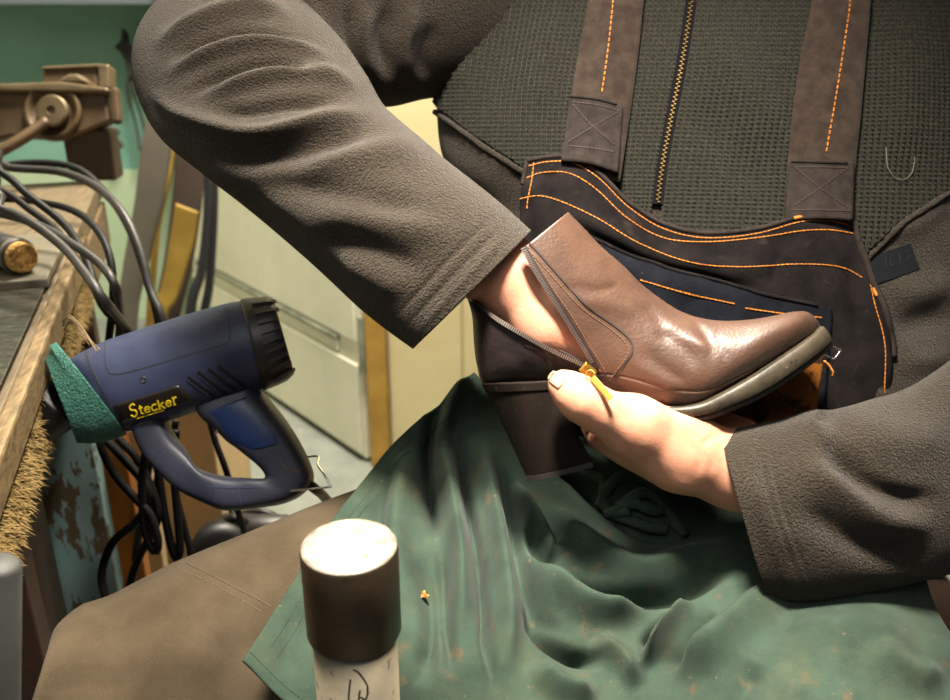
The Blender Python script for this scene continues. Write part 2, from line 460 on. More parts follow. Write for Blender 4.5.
M['door_white'] = mat('door_white', 'cfd0ba', .6, 'dbdac6', 6, 6, .15, 30, .002, spots=[(9, .62, 'b0ac90', .15, .7), (40, .68, '8d8a74', .05, .5)])
M['door_line'] = mat('door_groove', '8b907a', .8, '5a5f50', 20, 5)  # darker tone for the rail line and dent on the door
M['ochre'] = mat('ochre_wood', 'b08b3c', .7, '8f6c28', 12, 5)
M['cream'] = mat('cream_panel', 'c8bb8d', .7, 'd0c499', 8, 4)
M['floor'] = mat('floor_concrete', '7c8076', .8, '6a6e66', 9, 6, .2, 60, .002, spots=[(30, .62, '8f938a', .1)])
M['plaster'] = mat('plaster', 'b5b09c', .8)
M['carton'] = mat('carton', 'c4aa80', .85, 'd0b68b', 8, 4, spots=[(14, .7, '9c835c', .1)])
M['blue_peel'] = mat('blue_peel', '93adad', .7, '7a9ea2', 12, 5, .4, 60, .002, spots=[(38, .53, '5f533f', .02), (45, .64, '2f8fb0', .02)], stretch=(1, 1, .35))
M['orange_board'] = mat('orange_board', 'b06c1c', .6, '96560f', 14, 4)
M['strip_grey'] = mat('strip_grey', '5f5a50', .8, '6b665c', 8, 4)
M['strip_yellow'] = mat('strip_yellow', 'a58838', .7, '8c702a', 10, 4)
M['strip_brown'] = mat('strip_brown', '43362f', .7)
M['strip_black'] = mat('strip_black', '24252a', .6)
M['seat_orange'] = mat('seat_orange', '7a4512', .6, '5c330c', 10, 4)
M['hair'] = mat('hair', '2b231d', .7)
M['label_grey'] = mat('label_grey', '14171a', .9, spec=.1)

# ------------------------------------------------------------------ SETTING
def struct(o): o['kind'] = 'structure'; return o
b = MB(); b.box((0, 1.0, -.05), (2.6, 0, 0), (0, 2.2, 0), (0, 0, .05)); struct(b.build('floor', M['floor']))
b = MB(); b.box((0, 2.98, 1.60), (2.6, 0, 0), (0, .05, 0), (0, 0, 1.10))
wall_back = struct(b.build('wall_back', M['teal']))
b = MB(); b.box((0, 2.975, .25), (2.6, 0, 0), (0, .06, 0), (0, 0, .25)); struct(b.build('trim_1', M['pale_green']))
b = MB(); b.box((-1.75, 1.0, 1.35), (.05, 0, 0), (0, 2.2, 0), (0, 0, 1.35)); struct(b.build('wall_left', M['plaster']))
b = MB(); b.box((2.0, 1.0, 1.35), (.05, 0, 0), (0, 2.2, 0), (0, 0, 1.35)); struct(b.build('wall_right', M['plaster']))
b = MB(); b.box((0, 1.0, 2.75), (2.6, 0, 0), (0, 2.2, 0), (0, 0, .05)); struct(b.build('ceiling', M['plaster']))
# shelf on the back wall (its edge shows at the top of the picture)
z0 = P(60, 5, 2.7)[2]
b = MB(); b.box((-1.2, 2.80, z0+.024), (.55, 0, 0), (0, .13, 0), (0, 0, .014))
sh = b.build('wall_shelf', M['shelf_grey'], mods=(bevel(.003),)); tag(sh, 'grey shelf board fixed along the top of the teal wall', 'shelf')

# white door leaf, ajar: bottom edge from floor points under the photograph's pixels
def floor_pt(px, py):
    r = P(px, py, 1)-CAM; t = -CAM[2]/r[2]; return CAM+r*t
d0 = floor_pt(367, 463); d1 = floor_pt(203, 351)
dv = (d1-d0); dw = np.linalg.norm(dv); du = dv/dw; dn = np.array([du[1], -du[0], 0.0])
if dn[1] > 0: dn = -dn
def dbox(mb, u0, u1, z0, z1, n0, n1):
    c = d0+du*(u0+u1)/2+dn*(n0+n1)/2; c = np.array([c[0], c[1], (z0+z1)/2])
    mb.box(c, du*(u1-u0)/2, dn*(n1-n0)/2, np.array([0, 0, (z1-z0)/2]))
b = MB(); dbox(b, 0, dw, .01, 2.02, -.04, 0)
door = b.build('door_1', M['door_white'], mods=(bevel(.004),)); struct(door)
def door_uz(px, py):
    r = P(px, py, 1)-CAM; t = ((d0-CAM)@dn)/(r@dn); q = CAM+r*t; return (q-d0)@du, q[2]
(ua, za), (ub, zb), (uc, zc) = door_uz(340, 340), door_uz(242, 282), door_uz(318, 338)
zr = (za+zb)/2
for nm, args in (('lower_panel', (.012, dw-.012, .02, zr-.045)), ('upper_panel', (.012, dw-.012, zr+.012, 2.01)), ('mid_rail', (.10, ua, zr-.037, zr-.004))):
    b = MB(); dbox(b, *args, 0, .008 if nm != 'mid_rail' else .006); child(door, b.build(nm, M['door_white'], mods=(bevel(.003),)))
b = MB(); dbox(b, ua, dw-.05, zr-.006, zr+.006, 0, .012); child(door, b.build('moulding', M['door_line'], mods=(bevel(.003),)))
(uk, zk) = door_uz(363, 345); b = MB(); dbox(b, uk-.006, uk+.006, zk-.07, zk+.07, 0, .0095); child(door, b.build('dent', M['door_line'], mods=(bevel(.002),)))
# ochre jamb and cream cupboard front to the right of the door
jx = d0[0]+.005; jy = d0[1]-.03
b = MB(); b.box((jx+.03, jy+.04, 1.05), (.022, 0, 0), (0, .03, 0), (0, 0, 1.05)); struct(b.build('trim_2', M['ochre'], mods=(bevel(.003),)))
b = MB(); b.box((jx+.60, jy+.10, 1.10), (.55, 0, 0), (0, .04, 0), (0, 0, 1.10))
wp = struct(b.build('wall_partition', M['cream']))
for k in range(6):
    b = MB(); b.box((jx+.14+k*.18, jy+.056, 1.08), (.085, 0, 0), (0, .006, 0), (0, 0, 1.06)); child(wp, b.build('panel', M['cream'], mods=(bevel(.004),)))

# ------------------------------------------------------------------ BENCH
BZ = .80
e0 = np.array([-.332, .573]); e1 = np.array([-.555, 1.37]); bd = (e1-e0)/np.linalg.norm(e1-e0); bn = np.array([-bd[1], bd[0]])
if bn[0] > 0: bn = -bn          # away from the edge, into the bench (left)
def bench_pt(s, t, z): q = e0+bd*s+bn*t; return np.array([q[0], q[1], z])
B3 = np.array([bd[0], bd[1], 0]); N3 = np.array([bn[0], bn[1], 0]); Z3 = np.array([0, 0, 1.0])
def bbox(mb, s0, s1, t0, t1, z0, z1):
    mb.box(bench_pt((s0+s1)/2, (t0+t1)/2, (z0+z1)/2), B3*(s1-s0)/2, N3*(t1-t0)/2, Z3*(z1-z0)/2)
bench = empty('workbench', bench_pt(.3, .3, 0), 'worn wooden workbench with frayed front edge along the left side', 'workbench')
for k in range(3):
    b = MB(); bbox(b, -.35, .92, .016+k*.21, .016+k*.21+.207, BZ-.032, BZ-.004+.0015*(k % 2)); b.build('plank', M['bench_wood'], bench, mods=(bevel(.002),))
b = MB(); bbox(b, -.35, .56, .0, .014, BZ-.03, BZ+.002); tag(b.build('edge_strip', M['edge_wood'], bench, mods=(bevel(.003),)), 'pale wooden edge strip')
for s0_, s1_ in ((-.33, .07), (.235, .90)):
    b = MB(); bbox(b, s0_, s1_, .012, .03, BZ-.10, BZ-.035); b.build('apron_board', M['felt'], bench)
# frayed fibres along the front face
mb = MB(); rng = np.random.RandomState(3)
for i in range(7500):
    s = rng.uniform(-.33, .56); z = BZ-.030-.055*rng.rand()**1.5
    p = bench_pt(s, .011, z); L = rng.uniform(.004, .015); dr = -N3*rng.uniform(.3, 1)+B3*rng.normal(0, .5)-Z3*rng.uniform(-.2, .9)
    dr /= np.linalg.norm(dr); sd = np.cross(dr, [0.3, .2, 1.0]); sd /= np.linalg.norm(sd); r = rng.uniform(.0003, .0007)
    up = np.cross(dr, sd)
    mid = p+dr*L*.55+Z3*rng.normal(0, .0015)
    V = [p+sd*r, p-sd*r*.5+up*r, p-sd*r*.5-up*r, mid+sd*r, mid-sd*r*.5+up*r, mid-sd*r*.5-up*r, p+dr*L-Z3*.003*rng.rand()]
    mb.add(V, [(0, 1, 4, 3), (1, 2, 5, 4), (2, 0, 3, 5), (3, 4, 6), (4, 5, 6), (5, 3, 6)])
fr = mb.build('frayed_edge', M['fibre'], bench); fr['kind'] = 'stuff'
b = MB(); bbox(b, -.30, .84, .13, .145, .02, BZ-.04); b.build('light_block_board', M['dark_brown'], bench)  # added dark board: blocks light and darkens the space under the bench
for s, t in ((.11, .03), (.86, .05), (-.28, .55), (.86, .55)):
    b = MB(); bbox(b, s-.02, s+.02, t, t+.045, 0, BZ-.035); b.build('leg', M['dark_brown'], bench, mods=(bevel(.002),))
b = MB(); bbox(b, -.28, .88, .3, .54, .25, .27); b.build('lower_shelf', M['dark_brown'], bench)

# things on the bench
b = MB(); bbox(b, -.34, .352, .020, .42, BZ+.003, BZ+.006)
sm = b.build('metal_plate', M['sheet_metal'], mods=(bevel(.0008),)); tag(sm, 'scuffed grey metal sheet lying on the near end of the workbench', 'metal sheet')
b = MB(); bbox(b, .362, .55, .018, .40, BZ+.002, BZ+.012)
lb = b.build('cutting_board', M['bench_light'], mods=(bevel(.002),)); tag(lb, 'pale flat board lying on the bench beside the metal sheet', 'board')
# cork-ended black tube: end disc centred near pixel (17,252)
c = bench_pt(.30, .0, 0); ce = P(22, 253, .965); ce[2] = BZ+.012+.019
ax = np.array([-.80, .60, 0]); ax /= np.linalg.norm(ax)
root = empty('cork_ended_tube', ce-[0, 0, .02], 'black tube with a cork plug lying on the pale board', 'tube')
b = MB(); b.lathe(ce+ax*.006, ax, [(.0165, 0), (.019, .002), (.019, .17), (.0165, .172)], 24); b.build('tube', M['black_tube'], root, True)
b = MB(); b.lathe(ce-ax*.002, ax, [(.0145, 0), (.0165, .002), (.0165, .012)], 24); tag(b.build('cork_plug', M['cork'], root, False), 'speckled cork plug')
b = MB(); b.lathe(ce+ax*.008, ax, [(.0195, 0), (.0198, .001), (.0198, .004), (.0195, .005)], 24); b.build('rim', M['bench_light'], root, True)

# green wall tools: hanging black tool and small hook
def px_tube(name, pl, r, m_, parent=None, n=None): return tube(name, wpts(pl), r, m_, None, n)
root = empty('hanging_tool', P(123, 60, 2.87), 'black pliers hanging on the teal wall behind the clamp', 'pliers')
V, Fc = prism([(114, 47), (121, 40), (122, 27), (125, 30), (126, 40), (133, 46), (137, 60), (130, 78), (126, 62), (120, 52)], 2.72, .03)
b = MB(); b.add(V, Fc); b.build('jaw', M['black'], root)
for q in ([(128, 75, 2.73), (128, 95, 2.75), (136, 125, 2.8), (140, 150, 2.8)], [(126, 60, 2.73), (133, 90, 2.75), (142, 120, 2.8), (148, 150, 2.8)]):
    child(root, px_tube('grip', q, .004, M['iron_dark']))
root = empty('wall_hook', P(120, 140, 2.8), 'small dark metal bracket on the pale wall below the clamp', 'bracket')
child(root, px_tube('bracket_arm', [(118, 132, 2.85), (116, 138, 2.8), (122, 146, 2.8), (113, 147, 2.8)], .006, M['iron_dark']))

# cast-iron bench clamp / machine head on the bench
dV = 1.40
vr = empty('bench_clamp', np.array([P(85, 180, dV)[0], P(85, 180, dV)[1], BZ]), 'brown cast iron clamp with a round hub at the bench far end', 'clamp')
def vpart(name, poly, d, t, m_, bw=.004):
    V, Fc = prism(poly, d, t); b = MB(); b.add(V, Fc); return b.build(name, m_, vr, mods=(bevel(bw),))
vpart('jaw_plate', [(-40, 90), (0, 89), (105, 90), (110, 121), (66, 139), (8, 136), (-40, 150)], dV, .022, M['iron'])
vpart('top_rim', [(-40, 84), (0, 83), (60, 81), (108, 87), (108, 93), (60, 92), (-40, 91)], dV-.012, .03, M['iron_light'])
vpart('end_plate', [(108, 89), (117, 86), (120, 122), (111, 123)], dV-.004, .016, M['iron'])
vpart('top_block', [(42, 69), (98, 66), (98, 90), (42, 90)], dV+.03, .03, M['iron'])
vpart('block_cap', [(40, 66), (96, 63), (109, 64), (109, 88), (98, 88), (98, 68), (42, 70)], dV+.025, .03, M['iron_light'])
cl = P(64, 150, dV+.02); cr = P(111, 150, dV+.02); b = MB(); b.box(((cl[0]+cr[0])/2, cl[1]+.02, (BZ+cl[2]+.03)/2), ((cr[0]-cl[0])/2, 0, 0), (0, .02, 0), (0, 0, (cl[2]+.03-BZ)/2)); b.build('column', M['iron_dark'], vr, mods=(bevel(.004),))
c = P(54, 112, dV)
b = MB(); b.lathe(c+FWD*.005, -FWD, [(.044, 0), (.044, .010), (.041, .014), (.036, .013), (.034, .008)], 40); b.build('hub_ring', M['iron'], vr, True)
b = MB(); b.lathe(P(56, 113, dV)+FWD*.002, -FWD, [(.024, 0), (.024, .016), (.0215, .019), (.007, .0195), (.0055, .016), (.001, .016)], 40); b.build('hub_cap', M['iron_light'], vr, False)
vpart('hump', [(56, 84), (60, 77), (68, 73), (78, 73), (86, 78), (90, 84)], dV-.004, .05, M['iron_light'], .006)
child(vr, px_tube('lever', [(48, 121, dV-.015), (20, 140, dV-.03), (-10, 156, dV-.04), (-45, 172, dV-.05)], .009, M['iron']))

# hanging strips of sole rubber and leather beside the door (they stand on the floor behind the carton)
STR = [
 ('strip_grey', [(150, 95, 182, 95), (141, 150, 172, 150), (134, 205, 163, 205), (123, 265, 150, 260), (116, 330, 138, 320), (118, 460, 140, 450), (130, 610, 150, 600)], 1.70, 'wide grey rubber strip leaning by the green wall'),
 ('strip_yellow', [(170, 120, 178, 120), (163, 170, 172, 172), (157, 210, 163, 212), (152, 250, 158, 250), (146, 330, 153, 330), (146, 460, 152, 460), (152, 612, 158, 612)], 1.765, 'narrow yellow strip behind the wide grey rubber strip'),
 ('strip_brown', [(178, 100, 206, 100), (176, 150, 205, 150), (172, 200, 202, 205), (164, 260, 192, 268), (152, 330, 178, 335), (152, 460, 176, 460), (165, 612, 188, 612)], 1.80, 'dark brown leather strip behind the yellow band'),
 ('strip_yellow', [(176, 203, 199, 212), (172, 225, 197, 232), (168, 250, 190, 260), (160, 290, 178, 298), (146, 320, 166, 328), (140, 460, 160, 460), (152, 615, 172, 615)], 1.73, 'mustard yellow curved band with a square cut top end'),
 ('strip_black', [(203, 110, 209, 112), (204, 170, 211, 172), (203, 220, 210, 222), (197, 270, 205, 274), (186, 310, 195, 316), (180, 450, 188, 450), (190, 618, 198, 618)], 1.72, 'thin black rubber strip curving down beside the yellow band'),
 ('strip_black', [(209, 130, 216, 132), (211, 180, 218, 182), (210, 230, 217, 232), (205, 285, 213, 288), (198, 330, 206, 334), (192, 450, 200, 450), (200, 618, 208, 618)], 1.75, 'black rubber strip nearest to the white door edge'),
]
for mk, rr, d, lab in STR:
    nm = {'strip_grey': 'rubber_strip', 'strip_black': 'rubber_strip', 'strip_yellow': 'yellow_strip', 'strip_brown': 'leather_strip'}[mk]
    dep = lambda py: (d*1.05)/(cP-(py-350)/F*sP)
    G = rings([(a, min(bb, 540), c_, min(e, 540), dep(min((bb+e)/2, 540)), .006) for a, bb, c_, e in rr], 40, 12, 5.0)
    zmin = G[..., 2].min(); G[..., 2] = np.where(G[..., 2] < .4, G[..., 2]-(zmin-.001)*(1-np.clip(G[..., 2]/.4, 0, 1)), G[..., 2])
    o = ring_mesh(nm, G, M[mk], None, (True, True)); tag(o, lab, 'strip', 'strips stored beside the door')

# carton, boards and clutter under the bench
root = empty('carton', (-.47, 1.25, 0), 'plain brown cardboard box standing on the floor behind the heat gun', 'box')
x1 = P(218, 480, 1.34)[0]; yb = 1.16
b = MB(); b.box((x1-.10, yb+.09, .27), (.10, 0, 0), (0, .09, 0), (0, 0, .27)); b.build('box_body', M['carton'], root, mods=(bevel(.004),))
for sx in (-1, 1):
    b = MB(); b.box((x1-.10+sx*.0505, yb+.09, .5425), (.0495, 0, 0), (0, .09, 0), (0, 0, .002)); b.build('flap', M['carton'], root)
def leaning(name, px0, px1, py0, d, th, m_, lab, cat, poly=None):
    a = P(px0, py0, d); c_ = P(px1, py0, d); b = MB()
    b.box(((a[0]+c_[0])/2, a[1]+th/2, a[2]/2), ((c_[0]-a[0])/2, 0, 0), (0, th/2, 0), (0, 0, a[2]/2))
    o = b.build(name, m_, mods=(bevel(.002),)); tag(o, lab, cat); return o
leaning('painted_board', 26, 88, 425, 1.06, .02, M['blue_peel'], 'board with flaking pale blue paint standing under the bench', 'board')
leaning('orange_board', 90, 120, 425, 1.10, .02, M['orange_board'], 'narrow orange wooden board standing beside the flaking blue board', 'board')
leaning('plank_offcut', 112, 142, 430, 1.22, .02, M['carton'], 'tan wooden offcut standing behind the orange board', 'board')

# small black machine on the floor
mr = empty('floor_machine', (-.42, 1.22, 0), 'small black machine with wheel and rods on the floor', 'machine')
cx, cy = P(240, 560, 1.28)[0], P(240, 560, 1.28)[1]
mr.location = (cx, cy, 0); bpy.context.view_layer.update()
b = MB(); b.box((cx, cy, .06), (.07, 0, 0), (0, .05, 0), (0, 0, .06)); b.build('base', M['black'], mr, mods=(bevel(.008),))
b = MB(); b.lathe(P(222, 552, 1.24), (.2, -1, .3), [(.03, -.02), (.042, -.014), (.042, .014), (.03, .02)], 28); b.build('wheel', M['black'], mr, True)
b = MB(); b.lathe(P(255, 530, 1.26), (1, -.2, .1), [(.018, -.05), (.022, -.045), (.022, .045), (.018, .05)], 20); b.build('motor', M['gun_black'], mr, True)
for q in ([(232, 508, 1.28), (238, 530, 1.27), (246, 560, 1.27)], [(262, 512, 1.28), (272, 528, 1.27), (284, 545, 1.26)], [(240, 515, 1.28), (262, 512, 1.27), (280, 520, 1.27)], [(225, 522, 1.25), (236, 518, 1.24), (250, 526, 1.25), (262, 540, 1.26)]):
    child(mr, px_tube('rod', q, .006, M['black']))

# ------------------------------------------------------------------ CABLES
CB = [
 ([(-60, 150, .98), (0, 172, .98), (28, 195, .97), (62, 222, .96), (82, 250, .93), (98, 290, .90), (118, 318, .86), (134, 336, .84), (146, 360, .86), (150, 420, .90)], .0042, 'cable', 'black cable arching highest over the pale board'),
 ([(-60, 175, 1.0), (0, 190, 1.0), (30, 210, .99), (58, 232, .97), (78, 262, .93), (95, 290, .90), (105, 310, .88), (128, 335, .86), (140, 380, .88)], .0040, 'cable', 'black cable second from the top of the bundle over the bench'),
 ([(-60, 195, .94), (0, 209, .94), (30, 222, .93), (62, 246, .91), (84, 272, .88), (104, 300, .86), (126, 328, .83), (136, 350, .84), (140, 400, .88)], .0046, 'cable_worn', 'worn brownish cable sagging lowest over the bench edge'),
 ([(-60, 205, 1.02), (0, 199, 1.02), (45, 203, 1.01), (78, 213, .99), (100, 234, .96), (111, 262, .94), (113, 300, .94), (108, 350, .96), (104, 420, .98)], .0042, 'cable', 'black cable bending sharply down behind the bundle'),
 ([(-60, 160, 1.12), (10, 168, 1.12), (60, 172, 1.12), (95, 186, 1.10), (122, 212, 1.06), (140, 250, 1.04), (150, 290, 1.03), (163, 322, 1.02), (166, 380, 1.04), (160, 460, 1.06), (150, 540, 1.06)], .0052, 'cable_worn', 'thick worn cable looping wide towards the hanging strips'),
 ([(-60, 185, 1.14), (10, 165, 1.14), (70, 166, 1.14), (103, 190, 1.12), (128, 226, 1.08), (146, 276, 1.06), (158, 320, 1.05), (162, 380, 1.06), (150, 460, 1.08), (135, 560, 1.08)], .0050, 'cable', 'dark cable running inside the wide loop by the strips'),
 ([(-60, 212, .96), (0, 214, .96), (40, 226, .95), (72, 244, .92), (100, 264, .90), (116, 288, .88), (120, 320, .88), (116, 370, .90)], .0044, 'cable_worn', 'grey-brown cable crossing the middle of the bench bundle'),
 ([(98, 430, .86), (102, 450, .86), (115, 475, .86), (135, 498, .86), (150, 515, .87), (158, 540, .88), (155, 552, .90), (145, 530, .92), (142, 480, .94), (148, 440, .93)], .0044, 'cable', 'black cable looping deepest below the heat gun nozzle'),
 ([(106, 440, .90), (125, 460, .90), (145, 484, .90), (148, 500, .91), (138, 520, .92), (115, 540, .93), (105, 560, .94), (102, 580, .95), (108, 605, .96), (118, 640, .97)], .0046, 'cable', 'black cable curling left in front of the orange board'),
 ([(118, 438, .92), (136, 458, .92), (150, 485, .92), (158, 515, .93), (148, 540, .94), (138, 560, .95), (130, 590, .96), (132, 640, .97)], .0044, 'cable', 'black cable hanging in the middle below the gun'),
 ([(150, 440, .84), (158, 470, .84), (163, 505, .84), (170, 540, .85), (176, 558, .86), (180, 550, .87), (178, 520, .88), (174, 470, .88), (176, 430, .88)], .0046, 'cable', 'black cable loop hanging straight behind the gun handle'),
 ([(176, 420, .98), (172, 450, .98), (175, 490, .98), (185, 530, .98), (191, 560, .98), (186, 620, .98)], .0040, 'cable', 'thin black cable in front of the carton'),
 ([(206, 405, 1.0), (215, 440, 1.0), (226, 470, 1.0), (236, 505, 1.02), (246, 540, 1.06), (252, 580, 1.1)], .0036, 'cable', 'thin black cable seen through the heat gun handle'),
]
CO = {0: .0, 1: .025, 2: -.025, 3: .04, 6: -.012, 4: .03, 5: .07}
RK = {2: 0, 6: 1, 0: 2, 1: 3, 3: 4, 4: 5, 5: 6}
for ci, (pl, r, mk, lab) in enumerate(CB):
    pl = [(x, y, dq+CO.get(ci, 0)) for x, y, dq in pl]
    pl = [(x, y, max(dq, np.interp(y, [255, 310, 330], [0, .925+.0125*RK.get(ci, ci-7), .945+.0125*RK.get(ci, ci-7)]))) for x, y, dq in pl]
    pts_ = wpts(pl)
    if pl[0][0] < 0:      # the bundle runs on along the bench, out of the picture
        k_ = RK[ci]; pts_ = [bench_pt(.40+.03*k_, .62, BZ+.012)]+pts_
    tag(tube('power_cable', pts_, r, M[mk], None, 80), lab, 'cable', 'black cables around the bench and heat gun')

# ------------------------------------------------------------------ HEAT GUN
GD = .83
gr = empty('heat_gun', P(200, 400, GD), 'dark blue heat gun with black ribbed end cap hanging nozzle-first at the bench', 'heat gun')
GB = rings([(52, 372, 72, 428, GD, 0.02652), (70, 359, 92, 432, GD, 0.03458), (85, 351, 123, 431, GD, 0.03862), (106, 341, 142, 429, GD, 0.03977), (169, 320, 196, 412, GD, 0.04092), (221, 305, 244, 394, GD, 0.04092), (241, 301, 264, 389, GD, 0.04092)], 70, 64)
gun_bvh = bvh_of(GB, True)
nb = ring_mesh('gun_body', GB, M['gun_blue'], None, (True, True)); child(gr, nb)
GC = rings([(240, 302, 263, 389, GD, 0.03977), (243, 299, 266, 390, GD, 0.04208), (262, 297, 285, 382, GD, 0.03920), (270, 297, 292, 376, GD, 0.03631), (274, 301, 294, 373, GD, 0.03343), (276, 312, 292, 364, GD, 0.02305)], 30, 64)
capo = ring_mesh('end_cap', GC, M['gun_black'], None, (True, True)); child(gr, capo)
cb = bvh_of(GC, True)
# cooling ribs on the cap: raised fins between slots
for k in range(9):
    t = (k+.5)/9; x0, y0 = 252+24*t, 300+86*t; x1_, y1_ = 271+24*t, 297.5+74*t
    mb = MB(); ribbon(mb, cb, [(x0-1, y0), ((x0+x1_)/2, (y0+y1_)/2), (x1_+1.5, y1_+.5)], .0017, .0022); 
    if mb.V: child(gr, mb.build('rib', M['cap_rib_lit']))
# front collar where body meets nozzle
mb = MB(); ribbon(mb, gun_bvh, [(86, 353), (93, 372), (108, 402), (122, 428)], .0012, .0008); child(gr, mb.build('front_seam', M['gun_dark']))
# moulded lid line, screw, vents, plate
mb = MB(); ribbon(mb, gun_bvh, [(105, 343), (105, 356), (107, 368), (114, 374), (136, 370), (180, 357), (222, 345), (229, 339), (229, 325), (225, 307)], .0006, .0005); child(gr, mb.build('lid_seam', M['gun_dark']))
mb = MB(); ribbon(mb, gun_bvh, [(240, 303), (248, 330), (256, 362), (263, 387)], .0008, .0006); child(gr, mb.build('cap_seam', M['gun_dark']))
h = hit(gun_bvh, 143, 380); mb = MB(); mb.lathe(h[0]-h[1]*.001, h[1], [(.003, 0), (.003, .0014), (.0022, .0016), (.0018, .0008)], 16); child(gr, mb.build('screw', M['gun_black'], None, True))
for (xa, ya, xb, yb_) in ((188, 377, 216, 397), (198, 372, 226, 393.5), (208, 369, 236, 390), (218, 366, 246, 386)):
    mb = MB(); ribbon(mb, gun_bvh, [(xa, ya), ((xa+xb)/2, (ya+yb_)/2+.5), (xb, yb_)], .0014, .0005); child(gr, mb.build('vent_slot', M['black']))
    mb = MB(); ribbon(mb, gun_bvh, [(xa-1.5, ya+2), ((xa+xb)/2-1.5, (ya+yb_)/2+2.5), (xb-1.5, yb_+2)], .0005, .0010); child(gr, mb.build('vent_lip', M['gun_blue']))
# name plate follows the curved body
rowsN = []
for t in np.linspace(0, 1, 8):
    a = (np.array([114, 405])*(1-t)+np.array([119, 423])*t); c_ = (np.array([178.5, 385])*(1-t)+np.array([195, 400])*t)
    rr = []
    for s in np.linspace(0, 1, 16):
        q = a*(1-s)+c_*s; hh = hit(gun_bvh, *q); rr.append(hh[0]+hh[1]*.0012)
    rowsN.append(rr)
GN = np.array(rowsN)
pl_o = cloth('name_plate', GN, M['plate_black'], .0012); child(gr, pl_o)
plate_bvh = bvh_of(GN)
# lettering: built as strokes in a unit box, laid on the plate
def arc(cx, cy, rx, ry, a0, a1, n=10): return [(cx+rx*math.cos(math.radians(a0+(a1-a0)*i/(n-1))), cy+ry*math.sin(math.radians(a0+(a1-a0)*i/(n-1)))) for i in range(n)]
GLY = {
 'S': ([arc(.42, .74, .30, .24, 20, 270), arc(.42, .25, .32, .26, 90, -160)], .95, 1.35),
 't': ([[(.3, .95), (.3, .25), (.42, .06), (.62, .08)], [(.08, .68), (.60, .68)]], .66, 1.0),
 'e': ([[(.1, .38), (.78, .40)]+arc(.45, .36, .34, .32, 8, 325)], .90, .95),
 'c': ([arc(.48, .36, .36, .33, 45, 320)], .86, .95),
 'k': ([[(.2, 1.05), (.2, .03)], [(.78, .66), (.22, .33)], [(.36, .42), (.82, .03)], [(.08, .03), (.34, .03)], [(.68, .03), (.95, .03)]], .98, .95),
 'r': ([[(.22, .68), (.22, .03)], [(.22, .46), (.42, .66), (.66, .64)], [(.08, .03), (.38, .03)], [(.08, .68), (.22, .68)]], .72, 1.15),
}
word = 'Stecker'; adv = [GLY[ch][1]*(1.15 if ch == 'S' else 1) for ch in word]; tot = sum(adv)
bl0 = np.array([131.0, 417.0]); bl1 = np.array([178.5, 403.5]); bx = (bl1-bl0)/tot; up_ = np.array([-.22, -1.0])*9.2
mb = MB(); u = 0
for ch, ad in zip(word, adv):
    st, wd_, hs = GLY[ch]
    for s in st:
        pl = [tuple(bl0+bx*(u+x*ad/wd_)+up_*y*hs) for x, y in s]
        if len(pl) == 2: pl = [pl[0], ((pl[0][0]+pl[1][0])/2, (pl[0][1]+pl[1][1])/2), pl[1]]
        q = crom(pl, 14); pts = []
        for x, y in q:
            hh = hit(plate_bvh, x, y) or hit(gun_bvh, x, y)
            if hh: pts.append((hh[0]+hh[1]*.0006, hh[1]))
        if len(pts) < 4: continue
        pp = np.array([a for a, _ in pts]); nn = np.array([c_ for _, c_ in pts]); tt = np.gradient(pp, axis=0)
        sd = np.cross(tt, nn); sd /= np.linalg.norm(sd, axis=1, keepdims=True)+1e-12; wv = .00062
        mb.grid(np.stack([pp-sd*wv, pp-sd*wv+nn*.0004, pp+sd*wv+nn*.0004, pp+sd*wv], 1))
    u += ad
child(pl_o, tag(mb.build('lettering', M['yellow']), 'yellow lettering reading Stecker'))
mb = MB(); ribbon(mb, plate_bvh, [(134, 419.5), (155, 413), (172, 408)], .0002, .0006); child(pl_o, mb.build('underline', M['yellow']))
# handle loop
GHs = [(256, 386, 196, 405, GD, 0.01960), (261, 393, 203, 416, GD, 0.02133), (272, 405, 216, 427, GD, 0.02190), (284, 420, 230, 440, GD, 0.02190), (296, 438, 246, 453, GD, 0.02133), (305, 455, 260, 465, GD, 0.02075), (312, 472, 266, 473, GD, 0.02075), (311, 484, 266, 478, GD, 0.02075), (298, 497, 258, 479, GD, 0.02075), (278, 505, 246, 478, GD, 0.02190), (248, 509, 232, 477, GD, 0.02190), (224, 510, 211, 473, GD, 0.02190), (205, 503, 196, 466, GD, 0.01960), (176, 487, 187, 451, GD, 0.01498), (151, 461, 174, 436, GD, 0.01498), (140, 444, 166, 421, GD, 0.01614), (134, 425, 160, 412, GD, 0.01845)]
GH = rings(GHs, 90, 32, 3.6)
hb = bvh_of(GH, True)
ho = ring_mesh('handle', GH, M['gun_dark'], None, (True, True)); child(gr, ho)
G2 = rings([(260, 391, 203, 414, GD, 0.02237), (272, 404, 215, 427, GD, 0.02305), (284, 419, 229, 441, GD, 0.02305), (291, 430, 238, 447, GD, 0.02282), (296, 440, 246, 452, GD, 0.02213)], 24, 28, 2.8)
tag(child(gr, ring_mesh('grip', G2, M['gun_grip'], None, (True, True))), 'bright blue soft grip')
mb = MB(); ribbon(mb, hb, [(279, 455), (284, 466), (296, 471), (306, 466)], .0005, .0006); child(gr, mb.build('grip_seam', M['iron_light']))
for pl in ([(211, 473), (215, 488), (214, 506)], [(234, 478), (239, 492), (241, 508)], [(212, 487), (235, 488), (262, 487)], [(153, 457), (160, 450), (167, 444)], [(172, 476), (180, 467), (186, 460)]):
    mb = MB(); ribbon(mb, hb, pl, .0004, .0005)
    if mb.V: child(gr, mb.build('mould_line', M['gun_blue']))
child(gr, px_tube('trigger_wire', [(219, 421, GD-.012), (218, 428, GD-.016), (215, 436, GD-.016), (217, 425, GD-.01)], .0008, M['silver']))
